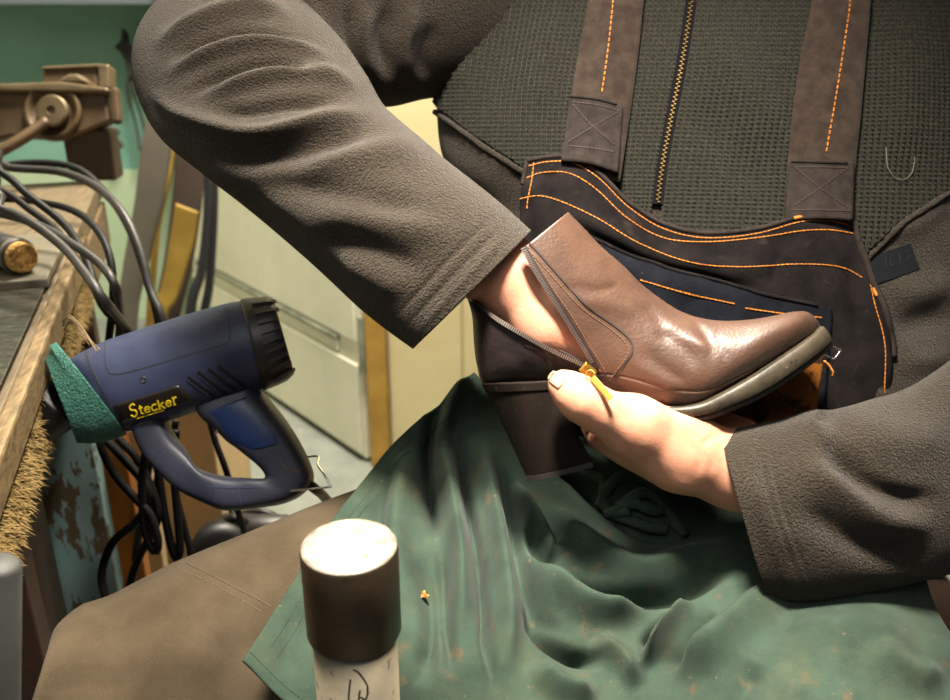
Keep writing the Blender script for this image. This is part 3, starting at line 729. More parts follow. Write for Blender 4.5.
child(gr, px_tube('stand_wire', [(287, 491, GD-.018), (308, 489, GD-.022), (329, 487, GD-.024), (330, 485, GD-.024), (324, 474, GD-.02), (318, 465, GD-.01), (319, 458, GD), (316, 456, GD+.004), (306, 457, GD+.008)], .0010, M['silver'], None, 60))
child(gr, px_tube('cord', [(300, 478, GD), (314, 488, GD+.005), (326, 499, GD+.06), (340, 520, GD+.14), (345, 560, GD+.2), (330, 640, GD+.24)], .0048, M['black'], None, 30))
b = MB(); ax = P(70, 394, GD)-P(105, 390, GD); ax /= np.linalg.norm(ax)
nz = sweep([P(62, 400, GD), P(45, 416, GD), P(28, 429, GD)], [.0266, .0228, .0216], 12, 32); child(gr, ring_mesh('nozzle', nz, M['black'], None, (True, True)))

# loop of green abrasive belt holding the nozzle at the bench edge
G = rings([(57, 343, 127, 434, GD, 0.04323), (50, 347, 116, 438, GD, 0.04323), (51, 350, 96, 443, GD, 0.04265), (45, 361, 77, 443, GD, 0.04150)], 26, 72)
bo = ring_mesh('abrasive_belt', G, M['belt_green'], None, (False, False), (solid(.0015),)); tag(bo, 'gritty green sanding belt looped around the heat gun nozzle', 'sanding belt')
# loose twine fibres near the belt
tr = empty('frayed_twine', P(65, 325, .80), 'pale frayed twine sticking out above the sanding belt', 'twine')
for q in ([(62, 322, .80), (70, 316, .79), (82, 328, .78), (92, 342, .77), (100, 350, .76)], [(63, 326, .80), (66, 318, .79), (75, 322, .785), (90, 346, .77)], [(64, 330, .80), (72, 320, .79), (86, 336, .775), (97, 352, .76)]):
    child(tr, px_tube('strand', q, .0006, M['edge_wood']))

# ------------------------------------------------------------------ ANVIL POST and grey post
AP = P(349, 545, .50)
root = empty('anvil_post', (AP[0], AP[1], 0), 'steel cylinder anvil head on a cream painted pole in the foreground', 'anvil')
b = MB(); b.lathe((AP[0], AP[1], AP[2]-.057), (0, 0, 1), [(.0245, 0), (.0262, .0004), (.0266, .0014), (.0266, .0545), (.0262, .0558)], 64, False); tag(b.build('head', M['steel_side'], root, True), 'brown patinated steel head')
b = MB(); b.lathe((AP[0], AP[1], AP[2]-.0015), (0, 0, 1), [(.0262, 0), (.0259, .0011), (.0235, .0015), (.015, .0012), (.004, .0010)], 64); tag(b.build('striking_face', M['steel_top'], root, True), 'bright worn striking face')
b = MB(); b.lathe((AP[0], AP[1], .03), (0, 0, 1), [(.0245, 0), (.0240, AP[2]-.086)], 48); b.build('pole', M['pole_paint'], root, True)
b = MB(); b.lathe((AP[0], AP[1], 0), (0, 0, 1), [(.12, 0), (.12, .018), (.05, .03), (.03, .034)], 48); b.build('base', M['iron_dark'], root, True)
pb = MB()   # dark scribbled marks on the pole
for ang, pts in ((0, [(-.10, -.064), (.05, -.067), (.2, -.073), (.28, -.079), (.2, -.086), (.05, -.084)]), (0, [(-.2, -.071), (-.28, -.083), (-.33, -.094)]), (0, [(.05, -.079), (-.02, -.089), (.02, -.097)])):
    q = crom(pts, 24); G = []
    for a, zz in q:
        th = -math.pi/2+a*.8+.16; n = np.array([math.cos(th), math.sin(th), 0]); p = np.array([AP[0], AP[1], AP[2]+zz])+n*.02415
        G.append((p, n))
    pp = np.array([g[0] for g in G]); nn = np.array([g[1] for g in G]); tt = np.gradient(pp, axis=0); sd = np.cross(tt, nn); sd /= np.linalg.norm(sd, axis=1, keepdims=True)
    pb.grid(np.stack([pp-sd*.0005-nn*.0006, pp-sd*.0005+nn*.0002, pp+sd*.0005+nn*.0002, pp+sd*.0005-nn*.0006], 1))
tag(pb.build('pen_marks', M['black'], root), 'dark scribbled marks')
gp = P(-1, 562, .47); gq = P(-1, 700, .50); gd = (gq-gp)/np.linalg.norm(gq-gp); gf = gp+gd*(gp[2]/-gd[2])
root = empty('grey_post', (gf[0], gf[1], 0), 'pale grey round metal post at the bottom left picture corner', 'post')
b = MB(); b.lathe(gf, -gd, [(.0108, .008), (.0108, gp[2]/-gd[2]-.003), (.0085, gp[2]/-gd[2])], 32); b.build('post_tube', M['grey_paint'], root, True)
b = MB(); b.lathe((gf[0], gf[1], 0), (0, 0, 1), [(.05, 0), (.05, .006), (.014, .012)], 32); b.build('foot', M['grey_paint'], root, True)

# ------------------------------------------------------------------ STOOL (only a sliver shows at the right)
sr = empty('stool', (.30, .92, 0), 'dark brown stool with orange pad under the seated person', 'stool')
b = MB(); b.box((.28, .99, .405), (.29, 0, 0), (0, .21, 0), (0, 0, .040)); b.build('cushion', M['dark_brown'], sr, True, (bevel(.02, 4),))
b = MB(); b.box((.28, 1.045, .4495), (.275, 0, 0), (0, .145, 0), (0, 0, .005)); tag(b.build('seat_pad', M['seat_orange'], sr, True, (bevel(.003, 2),)), 'flat orange seat pad')
b = MB(); b.box((.26, .99, .347), (.22, 0, 0), (0, .18, 0), (0, 0, .014)); b.build('frame', M['dark_brown'], sr)
for sx in (-1, 1):
    for sy in (-1, 1):
        b = MB(); b.box((.26+sx*.20, .99+sy*.15, .167), (.018, 0, 0), (0, .018, 0), (0, 0, .167)); b.build('leg', M['dark_brown'], sr, mods=(bevel(.003),))

# ------------------------------------------------------------------ PERSON: trousers
person = empty('person', (.20, .80, 0), 'seated person in dark fleece jacket, denim bib overalls and green apron holding a boot', 'person')
TR = rings([(46, 655, 26, 720, .605, .030), (54, 634, 16, 770, .62, .055), (78, 613, 26, 820, .64, .072), (112, 598, 110, 850, .665, .082), (172, 566, 185, 825, .695, .086), (250, 533, 280, 795, .735, .088), (335, 498, 372, 745, .78, .090), (430, 465, 470, 720, .84, .092), (520, 440, 560, 700, .90, .09)], 120, 72, 2.15)
TR_F = [([(80, 640), (110, 612), (150, 596)], .002, 9), ([(175, 566), (215, 585), (262, 612)], .0022, 3.0), ([(190, 560), (225, 577), (268, 602)], -.0016, 4), ([(205, 640), (250, 650), (300, 655)], -.004, 14), ([(120, 670), (180, 655), (230, 660)], .004, 22), ([(40, 690), (80, 680), (140, 690)], -.003, 12)]
TR = apply_folds(TR, TR_F, True)
tr_bvh = bvh_of(TR, True)
b = MB(); b.grid(TR)
b.grid(sweep([(-.262, .555, .56), (-.27, .545, .48), (-.28, .53, .30), (-.28, .53, .06)], [.060, .066, .062, .058], 30, 40))
LT = sweep([(.25, .86, .605), (.24, .70, .615), (.235, .52, .61), (.245, .36, .60), (.25, .30, .56)], [.092, .092, .088, .078, .05], 60, 56); b.grid(LT)
b.grid(sweep([(.25, .345, .56), (.255, .33, .40), (.25, .36, .06)], [.072, .066, .06], 30, 40))
b.grid(sweep([(.20, .86, .47), (.20, .87, .60), (.20, .87, .74)], [.15, .155, .14], 20, 48))
tro = b.build('trousers', M['khaki'], None, True); child(person, tro)
mb = MB()
stitches(mb, tr_bvh, [(176, 567), (216, 586), (262, 612)], .0018, .0009, .0003); stitches(mb, tr_bvh, [(186, 563), (224, 582), (270, 606)], .0018, .0009, .0003)
child(tro, mb.build('seam_stitching', M['khaki_thread']))
lt_bvh = bvh_of(LT, True)
for fx, fy in ((-.29, .49), (.25, .33)):      # shoes, below the frame
    mb = MB(); mb.grid(np.array([[(fx+wv*math.cos(t), fy+yy, max(.012, hz+hz*math.sin(t)*1.0)) for t in np.linspace(0, 2*math.pi, 20, endpoint=False)] for yy, wv, hz in ((.09, .02, .03), (.07, .04, .045), (.0, .045, .05), (-.09, .05, .035), (-.15, .045, .028), (-.18, .02, .022))]))
    child(person, mb.build('shoe', M['leather_dark'], None, True))

# ------------------------------------------------------------------ PERSON: jacket torso
JS = [(660, -210, 790, -210, .95, .05), (600, -175, 850, -175, .95, .08), (520, -130, 930, -130, .945, .105), (468, -60, 968, -60, .935, .122), (453, 0, 978, 0, .925, .127), (441, 60, 985, 60, .915, .128), (437, 110, 988, 115, .91, .128), (446, 165, 988, 170, .905, .126), (484, 215, 985, 230, .90, .124), (495, 280, 975, 300, .895, .124), (498, 350, 965, 370, .885, .124), (500, 430, 950, 450, .875, .12)]
JG = rings(JS, 140, 128, 2.5)
JF = [([(437, 112), (470, 140), (505, 165), (530, 178)], .004, 5), ([(452, 20), (462, 60), (452, 100)], .004, 10), ([(880, 235), (915, 225), (950, 190)], .006, 9), ([(890, 330), (920, 322), (960, 312)], -.008, 14), ([(885, 300), (920, 292), (960, 280)], .006, 14), ([(895, 365), (930, 360), (960, 352)], .005, 10)]
JG = apply_folds(JG, JF, True)
jk_bvh = bvh_of(JG, True)
jk = ring_mesh('jacket', JG, M['fleece'], None, (True, True)); child(person, jk)
# knitted chest panels, real stitches
def knit(name, x0f, x1f, t0, t1, cols, rows_, tilt=0.0, lower=None):
    """patch between ring fractions; u fraction across the near side (0=A,1=B)"""
    K = 5; nu, nv = cols*K+1, rows_*K+1
    tt = np.linspace(t0, t1, nv); R = [list(r)+[r[4]] for r in JS]; S = crom_t(R, tt)
    G = np.zeros((nv, nu, 3)); vv = np.linspace(0, 1, nv)
    for i, (ax, ay, bx, by, dA, ww, dB) in enumerate(S):
        A = P(ax, ay, dA); B = P(bx, by, dB); mid = (A+B)/2; h = (A-B)/2; vd = mid-CAM; vd /= np.linalg.norm(vd); hu = h/np.linalg.norm(h)
        dv = vd-(vd@hu)*hu; dv /= np.linalg.norm(dv)
        def ev(q):
            if not callable(q): return q
            f = np.linspace(.05, .95, 200); c = 1-2*f; t = np.arccos(np.sign(c)*np.abs(c)**(2.5/2)); s = np.abs(np.sin(t))**(2/2.5)
            x, y, d = proj(mid+h*c[:, None]-dv*ww*s[:, None]); return float(np.interp(0, x-q(y), f))
        f = np.linspace(ev(x0f), ev(x1f), nu); c = 1-2*f; t = np.arccos(np.sign(c)*np.abs(c)**(2.5/2)); s = np.abs(np.sin(t))**(2/2.5)
        G[i] = mid+h*c[:, None]-dv*ww*s[:, None]
    if lower is not None:     # slide the lower rim to the seam drawn by px function
        pass
    n = face_cam(grid_normals(G), G)
    s = fold_disp(G.reshape(-1, 3), KF).reshape(nv, nu)
    u = np.arange(nu)/K; v = np.arange(nv)/K
    colh = np.abs(np.sin(math.pi*u))**.7
    wob = .5+.5*np.cos(2*math.pi*(v[:, None]+.20*np.abs(2*(u % 1)[None, :]-1)))
    hgt = .0040*colh[None, :]*(.62+.38*wob)+.0005*np.random.rand(nv, nu)
    return G+n*(s+hgt+.0030)[..., None]
KF = [([(478, 0), (466, 60), (452, 100)], .004, 14), ([(520, 0), (505, 60), (495, 120)], -.003, 14), ([(560, 10), (545, 60), (535, 120)], .003, 16), ([(700, 30), (745, 90), (790, 150)], .003, 22), ([(690, 100), (730, 150), (760, 200)], -.003, 20), ([(900, 0), (905, 80), (895, 180)], .004, 22)]
# seam: ring parameter rows 2.3 .. 8.6 ; three panels so the edges follow the sloping seam
def knit_obj(*a, **k):
    G = knit(*a, **k); o = cloth('knit_panel', G, M['knit'], .002); child(jk, o); return G
def masked_knit(u0, u1, t0, cols, rows_, seam):
    G = knit('k', u0, u1, t0, 8.9, cols, rows_)
    x, y, d = proj(G.reshape(-1, 3)); keep = (y < seam(x)).reshape(G.shape[:2])
    n, m = G.shape[:2]; Fc = [f for f in bridge(n, m, False) if all(keep.ravel()[list(f)])]
    if np.sum(grid_normals(G)*(CAM-G)) < 0: Fc = [f[::-1] for f in Fc]
    used = np.unique(np.array(Fc).ravel()); rm = -np.ones(n*m, int); rm[used] = np.arange(len(used))
    V = G.reshape(-1, 3)[used]; Fc = rm[np.array(Fc)]
    o = mesh_obj('knit_panel', V, Fc, M['knit'], None, True); child(jk, o); return G
seam = lambda x: np.interp(x, [400, 437, 470, 530, 600, 860, 900, 950, 1000], [80, 108, 133, 172, 260, 260, 222, 190, 150])
zipx = lambda v: 0.0
# left of the zip and right of the zip (zip line from (690,0) to (657,198))
def zf(v): return .475-.075*v
zpx = lambda y: np.interp(y, [-110, -20, 20, 70, 120, 170, 205, 300], [702, 693, 688, 680, 670, 661, 657, 645])
KL = masked_knit(.003, lambda y: zpx(y)-5, 2.3, 44, 82, seam)
KR = masked_knit(lambda y: zpx(y)+5, .985, 2.3, 60, 82, seam)
# seam piping between knit and fleece
for pl in ([(437, 112), (470, 137), (500, 158), (530, 176)], [(862, 262), (900, 226), (930, 206), (955, 188)]):
    pts, nn = drape(jk_bvh, pl, .002, 3)
    if len(pts) > 3: mb = MB(); mb.grid(sweep(pts[::3], .0028, 30, 8)); child(jk, mb.build('seam_piping', M['fleece'], None, True))
# front zip of the jacket
kl_bvh = jk_bvh
mb = MB(); ribbon(mb, jk_bvh, [(693, -20), (688, 20), (680, 70), (670, 120), (661, 170), (657, 205)], .0050, .0050); child(jk, mb.build('zip_tape', M['tape']))
mb = MB(); pts, nn = drape(jk_bvh, [(693, -20), (688, 20), (680, 70), (670, 120), (661, 170), (657, 205)], .0062, 1.1)
for i in range(0, len(pts)-1, 2):
    t = pts[i+1]-pts[i]; t /= np.linalg.norm(t); sd = np.cross(t, nn[i]); mb.box(pts[i]+sd*(.0008 if i % 4 else -.0008), t*.00050, sd*.0010, nn[i]*.0008)
z = mb.build('zip_teeth', M['brass']); z['kind'] = 'stuff'; child(jk, z)
mb = MB(); h = hit(jk_bvh, 903, 262)
ribbon(mb, jk_bvh, [(872, 271), (893, 264), (914, 256)], .0115, .0015); lt = mb.build('label_tab', M['label_grey']); child(jk, tag(lt, 'faded grey sewn label'))
mb = MB()
for pl in ([(884, 258), (884.4, 262), (884.8, 267)], [(889, 257), (889.4, 261), (889.8, 266)], [(889, 257), (892, 256), (894, 255)], [(889.8, 266), (892, 265), (894.5, 264)], [(898, 253), (898.4, 257), (899, 263)], [(903, 252), (908, 253), (907, 259), (904, 261)]): ribbon(mb, jk_bvh, pl, .0003, .0019)
child(lt, mb.build('label_print', M['label_print']))
# loose pale thread caught on the knit
pts, nn = drape(jk_bvh, [(881, 150), (883, 170), (890, 180), (898, 182), (906, 176), (909, 162), (907, 158)], .0075, 3)
child(jk, ring_mesh('loose_thread', sweep(pts, .00035, 40, 6), M['bench_light'], None, (True, True)))

# ------------------------------------------------------------------ sleeves
SR = [(531, 231, 413, 349, .655, .044), (508, 210, 388, 331, .66, .046), (480, 187, 358, 307, .665, .050), (442, 157, 305, 258, .675, .056), (405, 125, 254, 214, .69, .061), (383, 104, 205, 174, .70, .065), (367, 76, 165, 140, .71, .067), (346, 45, 144, 106, .72, .067), (322, 18, 134, 68, .73, .066), (292, -8, 140, 28, .745, .062), (256, -30, 165, -8, .76, .05), (225, -35, 195, -25, .77, .02)]
SRG = rings(SR, 220, 150, 2.1)
SRF = [
 ([(150, 50), (206, 20), (257, 8), (300, 20)], .007, 9, 7), ([(165, 62), (200, 46), (240, 35), (285, 38), (330, 52)], -.006, 6),
 ([(160, 80), (189, 64), (240, 46), (291, 44), (340, 66)], .007, 8, 6), ([(182, 98), (223, 76), (274, 64), (330, 78)], -.006, 6),
 ([(195, 100), (223, 90), (274, 76), (326, 76), (368, 95)], .0065, 9, 6), ([(205, 108), (240, 112), (291, 104), (345, 100)], -.005, 6),
 ([(145, 85), (165, 103), (189, 118), (247, 136), (291, 132), (339, 119), (380, 112)], .009, 10, 7),
 ([(200, 140), (247, 158), (300, 152), (345, 138), (390, 132)], -.006, 11), ([(290, 175), (340, 160), (400, 150), (440, 165)], .006, 14),
 ([(235, 185), (300, 188), (345, 196), (400, 208), (440, 218)], -.005, 14), ([(300, 215), (350, 214), (410, 226), (460, 238)], .005, 15),
 ([(300, 238), (345, 243), (395, 258), (435, 280)], -.005, 13), ([(330, 262), (370, 275), (410, 295)], .003, 13), ([(215, 178), (260, 215), (320, 262), (370, 305)], -.004, 14),
 ([(496, 213), (450, 258), (395, 318)], -.0014, 3), ([(506, 222), (460, 268), (404, 329)], -.0012, 2.5), ([(515, 226), (470, 274), (412, 338)], .0012, 4),
]
SRF = [(f[0], f[1]*(1.4 if k < 8 else 1.1))+tuple(f[2:]) for k, f in enumerate(SRF)]
SRG = apply_folds(SRG, SRF, True)
nz_ = np.random.RandomState(1)
sr_o = ring_mesh('sleeve', SRG, M['fleece'], None, (False, True), (solid(.003),)); child(jk, sr_o)
UA = rings([(210, 60, 175, -60, .775, .05), (270, 85, 210, -95, .79, .07), (330, 100, 270, -120, .81, .08), (385, 104, 340, -140, .835, .085), (425, 96, 420, -150, .86, .088), (470, 90, 500, -150, .89, .09), (540, 80, 580, -140, .92, .07)], 110, 96, 2.1)
UA = apply_folds(UA, [([(370, 0), (362, 40), (372, 85)], .008, 9), ([(350, 0), (350, 40), (362, 80)], -.006, 7), ([(392, 0), (383, 40), (392, 80)], -.008, 8), ([(418, 0), (402, 45), (404, 85)], .007, 9), ([(435, 20), (425, 60), (430, 85)], -.005, 8), ([(300, 0), (330, 40), (358, 80)], .006, 9)], True)
ua_o = ring_mesh('upper_sleeve', UA, M['fleece'], None, (True, True)); child(jk, ua_o)
SL = [(720, 435, 766, 598, .645, .043), (745, 427, 796, 600, .645, .046), (781, 420, 832, 597, .647, .049), (812, 411, 868, 588, .65, .052), (840, 410, 895, 582, .655, .055), (874, 400, 925, 575, .66, .057), (910, 388, 960, 566, .67, .060), (955, 358, 1010, 550, .685, .063), (1020, 310, 1080, 520, .71, .066), (1060, 230, 1150, 450, .75, .07), (1030, 150, 1165, 330, .79, .075), (980, 60, 1160, 200, .83, .08), (930, -30, 1130, 60, .87, .085), (880, -100, 1040, -60, .90, .085)]
SLG = rings(SL, 220, 150, 2.2)
SLF = [([(818, 440), (840, 458), (868, 482), (905, 497), (950, 500)], -.009, 9, 14), ([(806, 412), (818, 430), (835, 445)], .003, 8), ([(820, 425), (860, 432), (910, 440), (955, 430)], .006, 22), ([(800, 455), (836, 485), (880, 515), (940, 528)], .008, 13, 15), ([(790, 500), (820, 520), (870, 550), (940, 556)], -.007, 14), ([(750, 470), (770, 520), (800, 560)], .003, 14), ([(757, 425), (770, 500), (806, 598)], -.0013, 2.5), ([(766, 423), (780, 500), (816, 598)], -.0011, 2.5), ([(745, 428), (756, 500), (792, 598)], .0012, 5), ([(817, 411), (826, 417), (838, 414)], -.004, 7)]
SLG = apply_folds(SLG, SLF, True)
sl_o = ring_mesh('sleeve', SLG, M['fleece'], None, (False, True), (solid(.003),)); child(jk, sl_o)

# ------------------------------------------------------------------ bib of the overalls
bibrows = [
 [(527, 161, .782), (548, 157, .775), (572, 158, .770), (600, 174, .766), (630, 203, .762), (665, 224, .760), (705, 233, .760), (755, 229, .760), (800, 217, .762), (830, 216, .765), (853, 222, .772)],
 [(524, 175, .780), (545, 173, .772), (570, 176, .766), (600, 192, .762), (630, 219, .759), (665, 238, .758), (705, 246, .757), (755, 243, .757), (800, 233, .759), (832, 232, .762), (858, 238, .770)],
 [(520, 200, .778), (540, 203, .770), (565, 206, .764), (595, 222, .760), (630, 246, .757), (665, 262, .756), (705, 270, .755), (755, 272, .755), (800, 266, .757), (835, 266, .760), (868, 278, .768)],
 [(520, 250, .778), (545, 255, .770), (575, 262, .764), (610, 275, .760), (640, 288, .757), (675, 297, .756), (715, 303, .755), (760, 308, .755), (805, 308, .756), (845, 310, .760), (882, 318, .768)],
 [(520, 310, .775), (550, 315, .768), (580, 320, .762), (615, 328, .758), (650, 335, .755), (685, 342, .753), (725, 345, .752), (765, 350, .752), (810, 352, .754), (850, 352, .758), (892, 348, .768)],
 [(520, 390, .768), (550, 392, .762), (585, 395, .757), (620, 398, .754), (655, 400, .751), (690, 402, .750), (730, 404, .749), (770, 408, .749), (815, 410, .752), (852, 412, .757), (888, 405, .768)],
 [(520, 450, .765), (550, 455, .760), (585, 460, .756), (620, 462, .753), (655, 465, .750), (690, 468, .749), (730, 470, .748), (770, 472, .748), (815, 474, .752), (850, 475, .757), (880, 470, .768)],
]
BG = loft(bibrows, 150, 200)
BF = [([(560, 218), (600, 240), (650, 264), (710, 280), (770, 292)], -.006, 5, 9), ([(545, 205), (600, 226), (650, 252), (720, 268), (800, 272)], .004, 10), ([(700, 240), (690, 270), (700, 300)], .003, 20), ([(640, 215), (650, 250), (670, 280)], -.003, 14), ([(785, 225), (780, 260), (770, 290)], -.003, 10), ([(550, 165), (545, 190), (550, 205)], -.003, 8),
      ([(870, 280), (884, 330), (888, 400)], .005, 5), ([(860, 240), (872, 290), (880, 340)], .004, 6), ([(845, 250), (856, 300), (862, 360)], -.003, 9), ([(650, 330), (720, 345), (790, 340)], -.004, 16)]
BG = apply_folds(BG, BF)
bib_bvh = bvh_of(BG)
bib = cloth('bib', BG, M['denim'], .0022); child(person, tag(bib, 'dark denim bib with orange stitching'))
# top hem as a rolled edge
pts = BG[0]; mb = MB(); mb.grid(sweep(pts[::6], .0020, 120, 8)); pts = BG[:, -1]; mb.grid(sweep(pts[:110:8], .0030, 60, 8)); mb.grid(sweep(BG[:40:6, 0], .0018, 30, 8)); child(bib, mb.build('rolled_hem', M['patch'], None, True))
mb = MB()
off = lambda pl, dx, dy: [(x+dx, y+dy) for x, y in pl]
tl = [(529, 166), (548, 162), (572, 163), (598, 178), (628, 207), (664, 229), (705, 238), (755, 234), (800, 222), (830, 221), (851, 226)]
for pl in (tl, [(527, 178), (545, 172), (571, 174), (597, 190), (627, 218), (664, 238), (705, 242), (755, 238), (800, 231), (830, 230), (855, 234)],
           [(519, 199), (540, 196), (565, 203), (600, 220), (640, 244), (690, 262), (740, 267), (800, 264), (840, 267), (865, 279)],
           [(534, 163), (532, 180), (528, 200), (527, 212)], [(866, 262), (874, 300), (885, 345), (884, 395)], [(640, 283), (700, 299), (745, 306)]):
    stitches(mb, bib_bvh, pl, .0030, .0007, .00038, .0005)
o = mb.build('stitching', M['orange_thread']); o['kind'] = 'stuff'; child(bib, o)
mb = MB()
for pl in ([(790, 219), (797, 218), (804, 217)], [(826, 219), (836, 218), (846, 220)], [(782, 204), (785, 209), (790, 213)], [(858, 238), (860, 246), (864, 252)], [(873, 288), (875, 292), (877, 296)]):
    pts, nn = drape(bib_bvh, pl, .001, 1.5)
    if len(pts) > 2: mb = MB(); mb.grid(sweep(pts, .0016, 12, 8)); child(bib, mb.build('bar_tack', M['orange_thread'], None, True))
# bib pocket
pk = loft([[(566, 226, 0), (610, 249, 0), (650, 268, 0), (705, 284, 0), (765, 296, 0), (830, 308, 0)], [(566, 260, 0), (610, 280, 0), (650, 300, 0), (705, 316, 0), (765, 326, 0), (829, 332, 0)], [(570, 330, 0), (612, 340, 0), (655, 350, 0), (705, 358, 0), (765, 362, 0), (826, 362, 0)], [(575, 410, 0), (615, 415, 0), (660, 420, 0), (710, 425, 0), (765, 425, 0), (822, 425, 0)]], 60, 100)
R = []
rows_px = [[(566, 226), (610, 249), (650, 268), (705, 284), (765, 296), (830, 309)], [(566, 260), (610, 280), (650, 300), (705, 316), (765, 326), (829, 330)], [(570, 330), (612, 340), (655, 350), (705, 358), (765, 362), (826, 362)], [(575, 410), (615, 415), (660, 420), (710, 425), (765, 425), (822, 425)]]
RR = crom_t(np.array([crom(r, 90) for r in rows_px]), np.linspace(0, 3, 50))
PG = np.zeros((50, 90, 3))
for i in range(50):
    for j in range(90):
        h = hit(bib_bvh, *RR[i, j]); PG[i, j] = h[0]+h[1]*(.004+.006*math.sin(math.pi*min(1, j/89))*max(0, 1-i/30))
pkt = cloth('pocket', PG, M['denim_blue'], .002); child(bib, tag(pkt, 'blue-black chest pocket'))
pk_bvh = bvh_of(PG); mb = MB()
for pl in ([(640, 280), (690, 294), (736, 304)], [(745, 308), (780, 313), (825, 318)]): stitches(mb, pk_bvh, pl, .003, .0006, .00045, .0006)
o = mb.build('pocket_stitching', M['orange_thread']); child(pkt, o); o['kind'] = 'stuff'
mb = MB(); mb.grid(sweep(PG[0][::6], .0016, 80, 8)); child(pkt, mb.build('pocket_hem', M['denim'], None, True))
# orange hide patch below the toe and metal loop
OG = loft([[(728, 388, .715), (760, 375, .715), (795, 358, .716), (826, 344, .718)], [(722, 405, .718), (755, 398, .718), (792, 384, .719), (823, 368, .720)], [(716, 428, .722), (750, 424, .722), (785, 416, .722), (818, 402, .723)], [(712, 450, .724), (748, 446, .724), (782, 440, .724), (814, 430, .724)]], 30, 40)
OG = apply_folds(OG, [([(740, 380), (775, 395), (815, 400)], .004, 8), ([(735, 405), (765, 408), (800, 415)], -.003, 8)])
tag(child(person, cloth('hide_patch', OG, M['orange_hide'], .002)), 'worn orange hide patch with black marks')
br = MB(); q = [(824, 343), (841, 350), (834, 359.5), (818, 352)]
for i in range(4):
    a, c_ = P(*q[i], .700), P(*q[(i+1) % 4], .700); br.grid(sweep([a, (a+c_)/2, c_], .0009, 5, 8))
tag(child(person, br.build('metal_loop', M['silver'], None, True)), 'small silver rectangular loop')
child(person, px_tube('frayed_thread', [(824, 361, .714), (828, 364, .711), (833, 372, .71), (832, 376, .71)], .0009, M['orange_thread']))

# straps
def strap(rows, seam_pl, patch_rows, xs):
    G = loft(rows, 60, 16); s_o = cloth('strap', G, M['strap'], .0025); child(bib, s_o); sb = bvh_of(G)
    mb = MB(); stitches(mb, sb, seam_pl, .0034, .0016, .0005, .0006); o = mb.build('strap_stitching', M['orange_thread']); child(s_o, o); o['kind'] = 'stuff'
    Gp = loft(patch_rows, 24, 24); p_o = cloth('strap_patch', Gp, M['patch'], .004); child(bib, p_o); pbv = bvh_of(Gp)
    mb = MB()
    for pl in xs: stitches(mb, pbv, pl, .0024, .0010, .00045, .0003)
    o = mb.build('cross_stitching', M['dark_thread']); child(p_o, o); o['kind'] = 'stuff'
    mb = MB(); mb.grid(sweep(Gp[0][::4], .0016, 20, 8)); child(p_o, mb.build('strap_hem', M['patch'], None, True))
strap([[(590, -60, .815), (620, -60, .812), (652, -60, .815)], [(588, 0, .793), (616, 0, .789), (644, 0, .792)], [(579, 50, .786), (608, 52, .782), (638, 56, .785)], [(571, 98, .780), (600, 102, .776), (631, 108, .779)], [(562, 170, .770), (590, 174, .767), (620, 182, .768)]],
      [(617, -50), (613, 0), (609, 40), (605, 70), (601, 97)],
      [[(570, 96, .775), (597, 99, .772), (623, 106, .774)], [(566, 125, .771), (594, 130, .768), (621, 137, .770)], [(561, 160, .764), (590, 163, .760), (618, 172, .760)]],
      [[(573, 104), (590, 124), (615, 145)], [(618, 112), (594, 126), (568, 142)], [(570, 146), (590, 148), (614, 152)], [(573, 102), (597, 105), (620, 111)]])
strap([[(815, -60, .815), (845, -60, .812), (876, -60, .815)], [(812, 0, .791), (842, 0, .788), (871, 0, .791)], [(801, 55, .782), (833, 57, .779), (866, 60, .782)], [(793, 110, .776), (826, 112, .773), (861, 115, .776)], [(788, 162, .774), (822, 164, .770), (856, 165, .773)], [(785, 225, .768), (820, 226, .765), (852, 228, .768)]],
      [(853, -50), (850, 0), (843, 50), (835, 100), (825, 157)],
      [[(791, 161, .770), (820, 162, .766), (855, 163, .769)], [(787, 188, .767), (820, 189, .763), (854, 190, .766)], [(785, 220, .762), (820, 218, .757), (853, 220, .760)]],
      [[(796, 168), (820, 188), (848, 208)], [(848, 168), (820, 188), (793, 206)], [(793, 210), (820, 210), (850, 211)], [(795, 167), (820, 167), (850, 168)]])

# ------------------------------------------------------------------ green apron
aprows = [
 [(474, 372, .80), (500, 395, .785), (550, 405, .772), (610, 415, .764), (670, 425, .758), (730, 435, .752), (800, 450, .748), (870, 480, .742), (905, 510, .74)],
 [(450, 392, .785), (480, 420, .772), (540, 440, .758), (610, 450, .748), (670, 460, .742), (730, 475, .735), (800, 495, .726), (870, 520, .715), (915, 545, .712)],
 [(425, 414, .768), (460, 446, .752), (525, 475, .735), (600, 490, .724), (670, 500, .716), (735, 510, .708), (800, 530, .692), (870, 555, .676), (925, 575, .678)],
 [(395, 442, .752), (440, 480, .728), (510, 515, .705), (590, 535, .696), (670, 545, .690), (735, 550, .680), (800, 565, .658), (870, 585, .642), (935, 605, .65)],
 [(362, 482, .730), (415, 525, .698), (495, 560, .672), (580, 580, .668), (660, 592, .664), (730, 595, .648), (800, 600, .628), (875, 612, .615), (950, 632, .625)],
 [(332, 520, .700), (390, 570, .665), (475, 605, .640), (570, 625, .642), (655, 636, .640), (725, 634, .618), (800, 633, .600), (885, 642, .590), (975, 662, .60)],
 [(305, 562, .665), (365, 615, .630), (455, 650, .610), (560, 672, .618), (650, 682, .616), (725, 676, .592), (805, 672, .574), (895, 682, .565), (1000, 702, .58)],
 [(275, 610, .628), (340, 660, .608), (430, 700, .600), (550, 722, .592), (645, 732, .592), (725, 724, .568), (810, 718, .550), (905, 728, .542), (1030, 750, .56)],
 [(243, 660, .593), (300, 712, .590), (400, 755, .604), (540, 780, .567), (640, 790, .568), (725, 780, .545), (815, 772, .527), (920, 782, .52), (1060, 810, .54)],
]
AG = loft(aprows, 260, 300)
